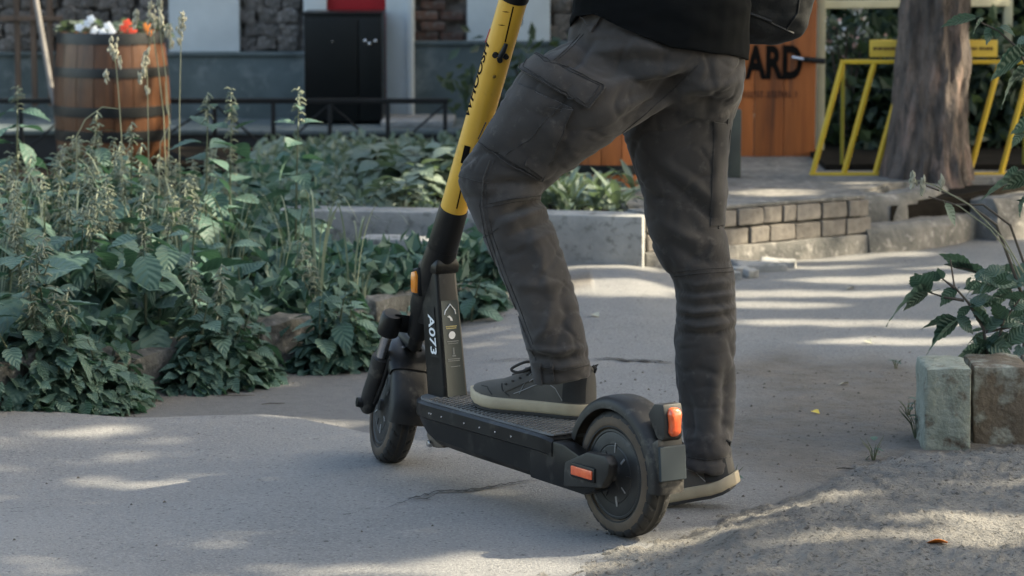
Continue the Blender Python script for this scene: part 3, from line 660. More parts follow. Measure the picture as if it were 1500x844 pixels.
sp_ = wob('sign_strip', boxm('sign_strip', pm('strip_yellow', (0.66, 0.45, 0.06), (0.58, 0.38, 0.045), 5, 0.5), (s1.x - s0.x, 0.012, s0.z - s1.z), 0.002, ((s0.x + s1.x) / 2, KY + 0.02, (s0.z + s1.z) / 2)), rack)
tl = MB(); x = s0.x + 0.015; zc = (s0.z + s1.z) / 2
while x < s1.x - 0.02:
    wd = rs_.uniform(0.006, 0.010)
    if rs_.random() > 0.16: tl.box((x, KY + 0.012, zc), (wd * 0.6, 0.001, 0.012))
    x += wd
wob('sign_print', tl.mesh('sign_print', M_ink2, False), rack)

# ------------------------------------------------------------------ trees
def leaf_cloud(n, sampler, smin, smax, seed):
    """n small folded leaves, two triangles pairs each"""
    r_ = np.random.RandomState(seed); P = sampler(n, r_); n = len(P)
    s = r_.uniform(smin, smax, n); d = r_.normal(size=(n, 3)); d /= np.linalg.norm(d, axis=1)[:, None]
    e = r_.normal(size=(n, 3)); e -= d * (e * d).sum(1)[:, None]; e /= np.linalg.norm(e, axis=1)[:, None]; f = np.cross(d, e)
    v = np.stack([P - d * s[:, None], P + e * (s * 0.55)[:, None] + f * (s * 0.18)[:, None], P + d * s[:, None], P - e * (s * 0.55)[:, None] + f * (s * 0.18)[:, None]], 1).reshape(-1, 3)
    i = np.arange(n) * 4
    fa = np.concatenate([np.stack([i, i + 1, i + 2], 1), np.stack([i, i + 2, i + 3], 1)])
    return v, fa
TS = np.array(to_sun)
# where the photograph shows sun on the ground and walls: gaps between the boughs along the sun's rays
GAPS = []
def gap(x, y, ru, rv, dep=None, z=0.0):
    p = G(x, y, z) if dep is None else D(x, y, dep)
    GAPS.append((np.array(p), ru, rv))
def carve(P):
    keep = np.ones(len(P), bool); u = np.array([TS[1], -TS[0], 0]); u /= np.linalg.norm(u); v = np.cross(TS, u)
    for c, ru, rv in GAPS:
        q = P - c; keep &= ((q @ u / ru) ** 2 + (q @ v / rv) ** 2) > 1
    return keep
def tree(name, base, h0, crown_c, crown_r, nleaf, label, trunk_r, seed, visible=False, group=None):
    e = empty(name, base, label, 'tree', group)
    r_ = random.Random(seed); bx0, by0 = base[0], base[1]
    # trunk
    segs = 56 if visible else 14; hs = 130 if visible else 24; rings = []
    lean = (crown_c[0] - bx0, crown_c[1] - by0)
    for i in range(hs):
        t_ = (i / (hs - 1)) ** (1.6 if visible else 1.0); z = t_ * (h0 + 0.25) - 0.25
        rr = trunk_r * (1 - 0.35 * t_) * (1 + 0.42 * math.exp(-max(z, 0) / 0.13) + 0.10 * math.exp(-max(z, 0) / 0.5))
        cx, cy = lean[0] * 0.25 * t_ ** 1.5, lean[1] * 0.25 * t_ ** 1.5; ring = []
        for k in range(segs):
            an = 2 * math.pi * k / segs; d_ = Vector((math.cos(an), math.sin(an), 0)); q = d_ * rr
            if visible:
                s_ = Vector((d_.x * 2.6, d_.y * 2.6, z * 2.2)); rid = noise.noise(Vector((d_.x * 7, d_.y * 7, z * 3.0)))
                dz = 0.026 * noise.fractal(s_, 1, 2, 4) - 0.020 * max(0, 1 - abs(rid) * 5) + 0.008 * noise.noise(Vector((d_.x * 16, d_.y * 16, z * 9))) + 0.02 * math.exp(-z / 0.2) * math.sin(an * 5 + 1)
                q = d_ * (rr + dz)
            ring.append(Vector((q.x + cx, q.y + cy, z)))
        rings.append(ring)
    ob('trunk', MB().loft(rings).mesh('trunk', M_bark, sharp=70), e)
    top = Vector((lean[0] * 0.25, lean[1] * 0.25, h0)); cc = Vector((lean[0], lean[1], crown_c[2] - base[2]))
    for k in range(6):
        an = k * 1.05 + r_.uniform(-.3, .3); tgt = cc + Vector((math.cos(an) * crown_r[0] * .6, math.sin(an) * crown_r[1] * .6, r_.uniform(-.2, .4) * crown_r[2]))
        mid = top.lerp(tgt, .5) + Vector((0, 0, -.25)); s0_ = top + Vector((0, 0, -0.2 - 0.25 * (k % 3)))
        ob('limb', MB().tube([s0_, s0_.lerp(mid, .5), mid, tgt], [trunk_r * .5, trunk_r * .4, trunk_r * .3, trunk_r * .1], 8).mesh('limb', M_bark), e)
    def smp(n, q):
        nc = 90; c = q.normal(size=(nc, 3)); c /= np.linalg.norm(c, axis=1)[:, None]; c *= (q.rand(nc) ** 0.45)[:, None]; c *= np.array(crown_r)
        w_ = q.randint(0, nc, n); P = c[w_] + q.normal(size=(n, 3)) * 0.36 * np.array([1, 1, 0.75]); P += np.array(crown_c)
        return P[carve(P)]
    v, f = leaf_cloud(nleaf, smp, 0.05, 0.085, seed)
    v = v - np.array(base); me = bpy.data.meshes.new('crown'); me.from_pydata(v.tolist(), [], f.tolist()); me.update(); me.materials.append(M_crown)
    ob('crown', me, e); return e
# gaps (x, y, half size along depth, half size across)
gap(700, 838, 0.16, 0.10); gap(905, 812, 0.05, 0.10); gap(1060, 776, 0.05, 0.16); gap(1230, 752, 0.04, 0.16); gap(1440, 736, 0.05, 0.14); gap(1480, 825, 0.12, 0.18); gap(1000, 800, 0.05, 0.12)
gap(650, 830, 0.06, 0.2); gap(780, 835, 0.08, 0.14); gap(940, 795, 0.04, 0.1); gap(1130, 765, 0.04, 0.14); gap(1330, 745, 0.035, 0.14); gap(1420, 800, 0.07, 0.2); gap(1150, 830, 0.05, 0.12); gap(1260, 395, 0.08, 0.3); gap(1450, 470, 0.08, 0.2); gap(1200, 318, 0.05, 0.06, 9.9); gap(1110, 350, 0.05, 0.05, 9.75)
for gx_, gy_, gd_ in ((60, 260, 9.3), (180, 240, 9.2), (150, 380, 8.3), (350, 280, 9.0), (480, 300, 8.9), (250, 430, 8.0), (60, 430, 7.6), (400, 430, 8.3), (560, 280, 10.2)): gap(gx_, gy_, 0.12, 0.05, gd_)
gap(60, 765, 0.06, 0.16); gap(230, 748, 0.05, 0.2); gap(290, 700, 0.04, 0.14); gap(470, 602, 0.09, 0.12); gap(120, 640, 0.05, 0.1)
gap(1180, 432, 0.10, 0.4); gap(1400, 410, 0.12, 0.4); gap(1330, 495, 0.10, 0.22); gap(1200, 470, 0.08, 0.2); gap(880, 440, 0.22, 0.16); gap(1120, 448, 0.1, 0.2)
gap(1160, 325, 0.14, 0.10, 9.8); gap(1250, 330, 0.08, 0.14, 9.95); gap(928, 360, 0.10, 0.16, 9.5); gap(730, 400, 0.07, 0.12, 9.0); gap(640, 340, 0.3, 0.05, 9.1); gap(1280, 350, 0.12, 0.08, 10.0); gap(1330, 365, 0.1, 0.1, 10.1); gap(1480, 350, 0.2, 0.2, 10.8)
gap(1130, 290, 0.16, 0.12, 10.4, ); gap(1260, 275, 0.12, 0.1, 10.7)
gap(1395, 110, 0.10, 0.14, 10.95); gap(1090, 130, 0.05, 0.10, 5.95); gap(1070, 180, 0.05, 0.05, 5.95)
gap(1230, 60, 0.35, 0.25, 14.0); gap(1310, 40, 0.25, 0.2, 14.5); gap(1330, 180, 0.2, 0.14, 13.5); gap(1250, 150, 0.2, 0.12, 13.5)
gap(120, 300, 0.25, 0.10, 9.0); gap(300, 330, 0.3, 0.08, 8.8); gap(450, 360, 0.25, 0.07, 8.9); gap(860, 280, 0.3, 0.12, 10.0); gap(660, 260, 0.25, 0.12, 10.3); gap(220, 60, 0.25, 0.12, 9.3); gap(420, 180, 0.2, 0.1, 8.6)
gap(300, 15, 0.12, 0.06, 14.7); gap(1240, 110, 0.1, 0.05, 11.1)
TB = D(1355, 292, 11.0)
tree('tree', (TB.x, 11.0, 0.13), 3.4, (TB.x + 0.8, 11.2, 5.2), (2.6, 2.4, 1.5), 17000, 'thick rough barked tree standing by the kerb before the yellow rack', 0.135, 5, True)
for k, (x, y) in enumerate(((6.4, 4.0), (6.9, 7.6), (6.7, 11.4), (7.4, 15.2))):
    tree('shade_tree', (x, y, 0), 3.0, (x, y, 5.3), (2.9, 2.5, 1.5), 26000, 'leafy tree to the right of the yard that shades it', 0.17, 20 + k, False, 'shade trees beside the yard')
# dark hedge behind rack
def hedge(px0, px1, dep, hgt, thick, n, label, seed, smin=0.03, smax=0.055):
    a, b = D(px0, 200, dep), D(px1, 200, dep); cx = (a.x + b.x) / 2; L_ = (b.x - a.x) / 2
    e = empty('shrub', (cx, dep, 0.1), label, 'shrub', None)
    def smp(n, q):
        nc = 60; c = np.stack([q.uniform(-L_, L_, nc), q.uniform(-thick, thick, nc), q.uniform(0.05, hgt, nc)], 1)
        return c[q.randint(0, nc, n)] + q.normal(size=(n, 3)) * 0.14
    v, f = leaf_cloud(n, smp, smin, smax, seed); v[:, 2] = np.maximum(v[:, 2], 0.0)
    me = bpy.data.meshes.new('foliage'); me.from_pydata(v.tolist(), [], f.tolist()); me.update(); me.materials.append(M_hedge); ob('foliage', me, e)
    for k in range(7):
        x = -L_ + 2 * L_ * (k + .5) / 7; ob('stem', MB().tube([(x, 0, -.1), (x + .05, .03, hgt * .5), (x - .04, 0, hgt)], [.014, .01, .005], 6).mesh('stem', M_stemd), e)
    return e
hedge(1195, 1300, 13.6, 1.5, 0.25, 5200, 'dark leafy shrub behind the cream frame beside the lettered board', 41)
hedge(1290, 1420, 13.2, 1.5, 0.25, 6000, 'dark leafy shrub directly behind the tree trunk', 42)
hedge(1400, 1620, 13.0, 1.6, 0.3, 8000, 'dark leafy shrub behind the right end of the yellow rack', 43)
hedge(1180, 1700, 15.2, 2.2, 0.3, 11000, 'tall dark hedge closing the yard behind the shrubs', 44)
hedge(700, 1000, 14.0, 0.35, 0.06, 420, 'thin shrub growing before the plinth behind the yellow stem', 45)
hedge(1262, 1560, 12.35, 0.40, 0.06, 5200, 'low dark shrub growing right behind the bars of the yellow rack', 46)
fs = empty('sun_glint_shrub', (D(1238, 200, 12.2).x, 12.2, 0.2), 'added shrub with distant sunlight painted as pale pink and white blossoms between the lettered board and the rack', 'shrub')
for nm_, mt_, n_, sd_ in (('glints', M_petw, 46, 71), ('glints', pm('pink_glint', (.62, .40, .38), rough=.6), 26, 72), ('foliage', M_bed, 150, 73)):  # pale pink and white leaves painted in place of distant sunlit spots
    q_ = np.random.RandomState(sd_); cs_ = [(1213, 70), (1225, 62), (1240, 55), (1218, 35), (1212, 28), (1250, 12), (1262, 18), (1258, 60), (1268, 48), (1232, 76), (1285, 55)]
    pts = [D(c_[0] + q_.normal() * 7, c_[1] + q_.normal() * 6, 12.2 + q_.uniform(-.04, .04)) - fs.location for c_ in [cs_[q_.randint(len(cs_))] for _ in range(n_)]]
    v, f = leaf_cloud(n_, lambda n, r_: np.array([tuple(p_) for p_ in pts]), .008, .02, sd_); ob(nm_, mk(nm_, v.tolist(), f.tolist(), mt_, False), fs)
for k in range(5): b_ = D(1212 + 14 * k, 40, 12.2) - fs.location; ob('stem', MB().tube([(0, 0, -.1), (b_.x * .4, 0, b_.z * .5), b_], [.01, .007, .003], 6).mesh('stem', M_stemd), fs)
bf_ = ob('back_fence', MB().box((3.2, 16.3, 1.2), (7.5, 0.12, 2.6)).mesh('back_fence', M_dark, bevel=0.01)); tag(bf_, 'dark fence behind the tall hedge', 'fence')

# ------------------------------------------------------------------ leaves and plants
def smooth3(P, n=4):
    out = []
    for i in range(len(P) - 1):
        p0, p1, p2, p3 = P[max(i - 1, 0)], P[i], P[i + 1], P[min(i + 2, len(P) - 1)]
        for k in range(n):
            t_ = k / n; out.append(.5 * ((2 * p1) + (p2 - p0) * t_ + (2 * p0 - 5 * p1 + 4 * p2 - p3) * t_ ** 2 + (3 * p1 - p0 - 3 * p2 + p3) * t_ ** 3))
    return out + [P[-1]]
def leaf_mesh(name, mat, ln, wd, teeth=7, droop=0.25, fold=0.25, heart=True, curl=0.0):
    n = teeth * 2; v, f, uv = [], [], []
    for i in range(n + 1):
        t_ = i / n
        if heart: w_ = wd * (math.sin(math.pi * min(1, t_ * 0.86 + 0.10)) ** 0.9) * (1 - t_ ** 3 * 0.75)
        else: w_ = wd * math.sin(math.pi * min(1, t_ * 0.93 + 0.05)) ** 0.8 * (1 - 0.3 * t_)
        if i == n: w_ = 0.0015
        te = 1.0 + (0.16 if (i % 2 and heart) else 0.0); tx = ln * (t_ - (0.03 if i % 2 == 0 and heart else 0))
        z0 = -droop * ln * t_ ** 2; zz = fold * w_ - curl * w_ * t_
        v += [(tx, w_ * te, z0 + zz), (tx, w_ * .5, z0 + zz * .62), (ln * t_, 0, z0), (tx, -w_ * .5, z0 + zz * .62), (tx, -w_ * te, z0 + zz)]
        uv += [(1, t_), (.5, t_), (0, t_), (-.5, t_), (-1, t_)]
    for i in range(n):
        for k in range(4): f.append((i * 5 + k, i * 5 + k + 1, i * 5 + k + 6, i * 5 + k + 5))
    # petiole
    b = len(v); v += [(-ln * .22, .0012, ln * .04), (-ln * .22, -.0012, ln * .04), (0, -.0015, 0), (0, .0015, 0)]; f.append((b, b + 1, b + 2, b + 3)); uv += [(0, 0)] * 4
    me = bpy.data.meshes.new(name); me.from_pydata(v, [], f); me.update(); me.materials.append(mat); me.shade_smooth()
    ul = me.uv_layers.new(name='UVMap'); li = np.empty(len(me.loops), np.int32); me.loops.foreach_get('vertex_index', li)
    ul.data.foreach_set('uv', np.array(uv, np.float32)[li].ravel()); return me
NL = [leaf_mesh('leaf', M_nettle, 0.088, 0.030, 6, d_, fo, True, cu) for d_, fo, cu in ((0.25, 0.22, 0), (0.5, 0.3, .3), (0.12, 0.4, .2), (0.75, 0.15, .1))]
BL = [leaf_mesh('leaf', M_bed, 0.12, 0.018, 4, d_, fo, False, .1) for d_, fo in ((0.35, 0.3), (0.7, 0.2), (0.15, 0.4))]
RL = [leaf_mesh('leaf', M_bed, 0.075, 0.034, 5, d_, .2, True, .1) for d_ in (0.3, 0.6)]
def put_leaf(par, me, p, yaw, pitch, roll, s):
    o = bpy.data.objects.new('leaf', me); C.objects.link(o); o.parent = par; o.location = p
    o.rotation_euler = (Matrix.Rotation(yaw, 3, 'Z') @ Matrix.Rotation(-pitch, 3, 'Y') @ Matrix.Rotation(roll, 3, 'X')).to_euler(); o.scale = (s, s, s); return o
def catkin_mesh(seed):
    r_ = random.Random(seed); mb = MB()
    for k in range(26):
        an = r_.uniform(0, 6.28); z = r_.uniform(0, 0.075); l_ = r_.uniform(0.012, 0.026)
        a = Vector((0, 0, z)); b = a + Vector((math.cos(an) * l_, math.sin(an) * l_, -r_.uniform(-0.004, 0.014)))
        mb.tube([a, a.lerp(b, .5) + Vector((0, 0, .004)), b], [.0011, .0021, .0014], 4)
    return mb.mesh('flower', M_netfl, clean=False)
CK = [catkin_mesh(k) for k in range(4)]
def nettle(p, h, label, group, r_, lsc=1.0, lean=None, dens=1.0):
    e = empty('nettle', p, label, 'plant', group)
    ln = lean if lean else (r_.uniform(-.12, .12), r_.uniform(-.16, .04))
    def ax(t_): return Vector((ln[0] * h * t_ ** 1.7, ln[1] * h * t_ ** 1.7, h * t_))
    ob('stem', MB().tube([ax(0) - Vector((0, 0, .05)), ax(.25), ax(.5), ax(.75), ax(1)], [.0042, .004, .0034, .0026, .0012], 5).mesh('stem', M_stem, clean=False), e)
    n = max(3, int(h / 0.052 * dens)); y0 = r_.uniform(0, 6.28)
    for i in range(n):
        t_ = 0.12 + 0.88 * (i + .5) / n; p_ = ax(t_); s = lsc * (0.55 + 0.75 * math.sin(math.pi * min(1, 0.25 + t_ * 0.7))) * r_.uniform(.8, 1.2)
        if t_ > .9: s *= 0.6
        for k in (0, 1):
            yw = y0 + i * math.pi / 2 + k * math.pi + r_.uniform(-.3, .3)
            off = Vector((math.cos(yw), math.sin(yw), .1)) * (0.02 * s)
            put_leaf(e, NL[r_.randrange(4)], p_ + off, yw, r_.uniform(-.55, .35) + (.4 if t_ > .85 else 0), r_.uniform(-.35, .35), s)
    if h > 0.25:
        for tt in ((.9, .75, .6) if r_.random() < .55 else (.88,)):
            o = ob('flower', CK[r_.randrange(4)], e, loc=ax(tt)); o.scale = (1, 1, r_.uniform(.9, 1.4))
    return e
rp = random.Random(11)
TX = [-80, 0, 80, 140, 250, 300, 350, 420, 480, 520, 560, 600, 640]; TY = [200, 200, 190, 185, 182, 190, 228, 230, 238, 270, 325, 372, 410]
KX = [p[0] for p in kerb_w]; KYy = [p[1] for p in kerb_w]
NLAB = 'leafy green nettle growing in the dense weed bed behind the kerb'; NGRP = 'nettles of the weed bed'
cnt = 0
while cnt < 92:
    x = rp.uniform(-70, 610); back = rp.random() ** 0.8
    dep0 = None
    for dep in np.arange(7.0, 11.5, 0.05):
        X = D(x, 300, dep).x
        if dep > np.interp(X, KX, KYy) + 0.15: dep0 = dep; break
    if dep0 is None: continue
    dep = dep0 + 2.3 * back
    if x > 520: dep = dep0 + 0.7 * back
    ytop = np.interp(x, TX, TY) + rp.uniform(0, 45) + (1 - back) * 130
    p = D(x, 300, dep); z0 = 0.05; h = D(x, ytop, dep).z - z0
    if h < 0.12 or (p.x > -0.66 and dep > 8.75): continue
    nettle((p.x, dep, z0), h, NLAB, NGRP, rp, rp.uniform(.95, 1.4)); cnt += 1
for x, ytop, dep, lab in ((432, 143, 8.75, 'tall nettle spike rising in front of the black cabinet'), (300, 146, 8.7, 'tall flowering nettle standing before the railing left of the cabinet'), (335, 150, 9.0, 'tall nettle with hanging flowers beside the railing diagonal'),
                          (24, 128, 9.3, 'tall nettle rising before the plinth left of the leaning pole'), (140, 182, 9.2, 'nettle with pale flower clusters below the flower barrel'), (190, 190, 8.8, 'nettle with a flower tuft beside the grass stalks')):
    p = D(x, 300, dep); h = D(x, ytop, dep).z - 0.05; nettle((p.x, dep, 0.05), h, lab, NGRP, rp, 0.95, (0.03, -.05), 0.9)
FL = 'low leafy nettle spilling over the kerb onto the asphalt'
for x, y, h in ((8, 598, .30), (35, 603, .22), (62, 600, .34), (95, 596, .26), (118, 592, .30), (150, 585, .20), (20, 590, .40), (75, 590, .42), (128, 582, .22), (290, 548, .24), (318, 545, .28), (345, 540, .22), (372, 532, .16), (300, 540, .30), (468, 522, .20), (492, 520, .24), (515, 518, .2), (538, 512, .16), (480, 512, .28), (-30, 606, .35), (-60, 610, .4), (410, 505, .12), (200, 566, .1), (590, 492, .12), (690, 470, .13), (712, 462, .1)):
    p = G(x, y); nettle((p.x, p.y, gz(p.x, p.y)), h, FL, 'nettles spilling over the kerb', rp, 0.72, (rp.uniform(-.3, .3), rp.uniform(-.45, -.1)), 1.25)
# low weeds lapping over the kerb: one leaf shape joined into each plant's foliage
_lm = leaf_mesh('weed_leaf', M_nettle, 0.042, 0.0145, 3, .3, .25, True); LV = co(_lm).astype(float); LFc = [tuple(p.vertices) for p in _lm.polygons]
_lu = np.zeros((len(LV), 2)); LV_UV = [(v[1] / .0145, v[0] / .042) for v in LV]
def low_weed(p, r0, h, n, label, seed):
    q = np.random.RandomState(seed); Vs, Fs, Us = [], [], []
    for k in range(n):
        a = q.uniform(0, 6.283); rr_ = math.sqrt(q.rand()); zz = h * (1 - rr_ ** 1.6) * q.uniform(.35, 1.25) + .006; c = Vector((math.cos(a) * rr_ * r0, math.sin(a) * rr_ * r0, zz)); sc_ = q.uniform(.6, 1.35)
        M_ = Matrix.Rotation(a + q.uniform(-1.1, 1.1), 3, 'Z') @ Matrix.Rotation(-q.uniform(-.9, .35), 3, 'Y') @ Matrix.Rotation(q.uniform(-.6, .6), 3, 'X')
        b = len(Vs); Vs += [tuple(c + M_ @ (Vector(v) * sc_)) for v in LV]; Fs += [tuple(i + b for i in f) for f in LFc]; Us += LV_UV
    e = empty('low_weed', p, label, 'plant', 'low weeds along the kerb'); me = mk('foliage', Vs, Fs, M_nettle, True, 0)
    ul = me.uv_layers.new(name='UVMap'); li = np.empty(len(me.loops), np.int32); me.loops.foreach_get('vertex_index', li); ul.data.foreach_set('uv', np.array(Us, np.float32)[li].ravel())
    ob('foliage', me, e)
    for k in range(5):
        a = k * 1.3; ob('stem', MB().tube([(0, 0, -.02), (math.cos(a) * r0 * .2, math.sin(a) * r0 * .2, h * .5), (math.cos(a) * r0 * .45, math.sin(a) * r0 * .45, h * .85)], [.003, .0025, .001], 5).mesh('stem', M_stem, clean=False), e)
for k, (x, y, r0, h) in enumerate(((-30, 604, .12, .20), (10, 600, .12, .17), (45, 601, .11, .15), (80, 597, .12, .19), (112, 593, .10, .14), (140, 586, .10, .15), (165, 578, .08, .10), (25, 588, .13, .26), (75, 583, .13, .27), (120, 578, .12, .22), (160, 566, .10, .18), (275, 553, .07, .09), (300, 548, .10, .15), (325, 544, .11, .18), (350, 538, .10, .14), (370, 532, .07, .08), (310, 530, .12, .24), (345, 522, .11, .22), (225, 522, .09, .15), (460, 522, .06, .08), (482, 519, .09, .15), (505, 517, .10, .17), (530, 512, .08, .11), (500, 500, .1, .2), (425, 470, .11, .16), (395, 480, .1, .14), (560, 450, .1, .12), (600, 440, .1, .1), (690, 462, .07, .09), (715, 455, .06, .07))):
    p = G(x, y); low_weed((p.x, p.y, gz(p.x, p.y)), r0, h, int(70 + 900 * r0), 'low leafy weed clump lapping over the kerb beside the asphalt', 100 + k)
# low cover that fills the bed between the plants
def cover(name, poly_fn, n, z0, zr, mat, label, seed, s0=0.02, s1=0.042):
    def smp(n, q): return poly_fn(n, q)
    v, f = leaf_cloud(n, smp, s0, s1, seed); me = bpy.data.meshes.new(name); me.from_pydata(v.tolist(), [], f.tolist()); me.update(); me.materials.append(mat)
    o = ob(name, me, kind='stuff'); o['label'] = label; o['category'] = 'plants'
def f1(n, q):
    x = q.uniform(-2.2, 0.0, n); k = np.interp(x, KX, KYy, left=6.2); y = k + 0.12 + q.rand(n) ** 1.4 * 3.2; y = np.where((x > -0.66) & (y > 8.7), k + 0.1 + q.rand(n) * 0.3, y); z = 0.06 + q.rand(n) ** 1.5 * (0.10 + 0.16 * np.clip((y - k) / 0.8, 0, 1))
    return np.stack([x, y, z], 1)
cover('ground_cover', f1, 5200, 0, 0, M_nettle, 'low green ground cover filling the weed bed', 51)
def f2(n, q):
    x = q.uniform(-1.1, 0.38, n); y = q.uniform(9.88, 12.8, n); z = 0.16 + q.rand(n) ** 2 * 0.07; return np.stack([x, y, z], 1)
cover('bed_cover', f2, 4500, 0, 0, M_bed, 'low pale green cover in the planter bed', 52, 0.015, 0.035)
# planter bed plants with broad leaves
def rosette(p, n, s, label, group, r_, meshes, up=0.6, stem=0.0):
    e = empty('broad_leaved_plant', p, label, 'plant', group)
    if stem: ob('stem', MB().tube([(0, 0, -.05), (0, 0, stem * .5), (.01, 0, stem)], [.005, .004, .002], 5).mesh('stem', M_stem, clean=False), e)
    for i in range(n):
        yw = i * 2.4 + r_.uniform(-.3, .3); t_ = i / n
        put_leaf(e, r_.choice(meshes), Vector((math.cos(yw) * .02, math.sin(yw) * .02, .02 + stem * (.35 + .65 * t_) if stem else 0.02 + .04 * t_)), yw, up + r_.uniform(-.4, .5), r_.uniform(-.3, .3), s * r_.uniform(.75, 1.25))
    return e
for k in range(16):
    x = rp.uniform(800, 945); dep = rp.uniform(9.75, 10.4); p = D(x, 300, dep)
    rosette((p.x, dep, 0.18), rp.randrange(9, 14), rp.uniform(.65, 1.0), 'pale plant with long narrow leaves in the planter bed before the orange barrel', 'long leaved plants in the planter bed', rp, BL, .7)
for k in range(20):
    x = rp.uniform(530, 690); dep = rp.uniform(9.8, 11.4); p = D(x, 300, dep)
    rosette((p.x, dep, 0.17), rp.randrange(9, 15), rp.uniform(.7, 1.05), 'low leafy plant in the planter bed behind the yellow stem', 'low plants in the planter bed', rp, RL, .25, rp.uniform(.04, .13))
for x, ytop in ((618, 222), (650, 215), (636, 250), (668, 222), (560, 245), (580, 240)):
    dep = rp.uniform(10.2, 10.8); p = D(x, 300, dep)
    rosette((p.x, dep, 0.17), 13, 1.15, 'taller round leaved plant in the planter bed beside the yellow stem', 'taller plants in the planter bed', rp, RL, .15, D(x, ytop, dep).z - .17)
# flowers in the barrel
fp = bar1.location + Vector((0, 0, 0.62)); rf = random.Random(3)
def flower(px_, py, dep, mat, label, group):
    q = D(px_, py, dep); e = empty('flower', (q.x, dep, 0.6), label, 'flower', group)
    ob('stalk', MB().tube([(0, 0, 0), (0, 0, q.z - .6)], .002, 5).mesh('stalk', M_stem, clean=False), e)
    for k in range(5):
        an = k * 1.2566; me = leaf_mesh('petal', mat, 0.022, 0.011, 2, .1, .1, False); o = ob('petal', me, e, loc=(0, 0, q.z - .6), rot=(Matrix.Rotation(R(65), 3, 'X') @ Matrix.Rotation(an, 3, 'Z')).to_euler())
for x, y in ((133, 28), (138, 44), (158, 38), (150, 47), (195, 58), (210, 56), (116, 40), (128, 34), (163, 46)): flower(x, y, 12.95, M_petw, 'white flower in the oak barrel', 'white flowers in the barrel')
for x, y in ((181, 41), (194, 45), (186, 34), (190, 50)): flower(x, y, 12.93, M_petr, 'red flower in the oak barrel', 'red flowers in the barrel')
for x, y in ((216, 38), (219, 46)): flower(x, y, 12.95, M_peto, 'orange flower in the oak barrel', 'orange flowers in the barrel')
for k in range(9):
    x = 95 + k * 18; p = D(x, 40, 13.1); rosette((p.x, 13.08 + rp.uniform(-.08, .08), 0.58), 16, 0.55, 'green leafy bedding plant in the oak barrel', 'bedding plants in the barrel', rp, RL, .5, .1)
# grass stalks with seed heads
def grass_stalk(base, pts, heads, label, group):
    e = empty('grass_stalk', base, label, 'grass', group); P = [Vector(p) for p in pts]
    wob('stem', MB().tube([Vector(base)] + P, [.0022] + [.0018] * (len(P) - 1) + [.001], 5).mesh('stem', M_straw, clean=False), e)
    for h, s in heads:
        mb = MB(); h = Vector(h); r_ = random.Random(int(abs(h.x * 1e4)))
        for k in range(int(16 * s) + 5):
            c = h + Vector((r_.gauss(0, .006 * s), r_.gauss(0, .006), r_.gauss(0, .016 * s))); d_ = Vector((r_.gauss(0, .3), r_.gauss(0, .3), 1)).normalized() * .009
            mb.tube([c - d_, c, c + d_], [.0006, .0042, .0008], 5)
        wob('seed_head', mb.mesh('seed_head', M_seed, clean=False), e)
GG = 'seeding grass stalks among the nettles'
def gs(dep, base_px, path, heads, label):
    b = D(*base_px, dep); grass_stalk((b.x, dep, 0.06), [D(x, y, dep) for x, y in path], [(D(x, y, dep), s) for x, y, s in heads], label, GG)
gs(8.6, (178, 260), [(178, 200), (174, 140), (170, 95), (163, 68)], [(163, 68, 1), (168, 80, .7), (176, 92, .5), (156, 112, .5)], 'grass stalk with a pale nodding seed head before the barrel staves')
gs(8.7, (218, 270), [(217, 180), (216, 120), (214, 85)], [(215, 82, .9), (212, 92, .7), (212, 102, .5), (206, 112, .5), (216, 132, .4)], 'straight grass stalk with stacked seed tufts before the barrel')
gs(8.9, (247, 300), [(240, 170), (232, 100), (224, 50), (220, 24)], [(222, 24, 1.4), (200, 25, .9), (198, 34, .6), (226, 34, 1), (237, 30, .8)], 'tallest grass stalk with a broad seed head above the barrel flowers')
gs(8.8, (262, 320), [(263, 160), (265, 70), (266, 40)], [(266, 40, 1), (268, 26, .5), (262, 60, .3)], 'thin grass stalk with one seed head before the white panel')
gs(9.0, (240, 280), [(248, 180), (243, 110), (236, 60), (234, 10)], [(234, 12, 1), (235, 0, .8), (247, 50, .9), (251, 62, .5)], 'leaning grass stalk with seed heads right of the barrel flowers')
M_grass = leafmat('grass_blade', (0.09, 0.13, 0.09), (0.25, 0.28, 0.20), 0.2, 0.5, (0.16, 0.2, 0.1), veins=False)
for k in range(46):
    x = rp.uniform(-40, 590); dep = rp.uniform(8.1, 9.4) - max(0, 300 - x) / 300 * .8; y0 = np.interp(x, TX, TY) + rp.uniform(15, 190); p = D(x, 300, dep)
    e = empty('grass_clump', (p.x, dep, 0.05), 'clump of pale thin grass blades growing between the nettles', 'grass', 'grass clumps among the nettles'); h = max(.15, D(x, y0, dep).z - .05)
    for j in range(7):
        a = rp.uniform(0, 6.28); l_ = h * rp.uniform(.75, 1.1); u = Vector((math.cos(a), math.sin(a), 0)); P_ = [Vector((0, 0, 0)) + u * .01, u * l_ * .12 + Vector((0, 0, l_ * .6)), u * l_ * .3 + Vector((0, 0, l_ * .92)), u * l_ * .55 + Vector((0, 0, l_ * rp.uniform(.7, .98)))]
        sd_ = Vector((-u.y, u.x, 0)); w_ = rp.uniform(.002, .004); P_ = smooth3(P_)
        ob('blade', mk('blade', [q + sd_ * w_ * (1 - i / len(P_)) * sg for i, q in enumerate(P_) for sg in (1, -1)], [(i * 2, i * 2 + 1, i * 2 + 3, i * 2 + 2) for i in range(len(P_) - 1)], M_grass), e)
gs(8.5, (110, 300), [(112, 200), (125, 175), (150, 157), (175, 160)], [], 'bare bent straw arching before the barrel')
gs(8.5, (255, 330), [(262, 290), (295, 305), (320, 322)], [], 'dry straw bent over the nettles')
gs(8.6, (225, 300), [(235, 210), (250, 180), (244, 158), (242, 120)], [], 'bare straw beside the grass stalks')
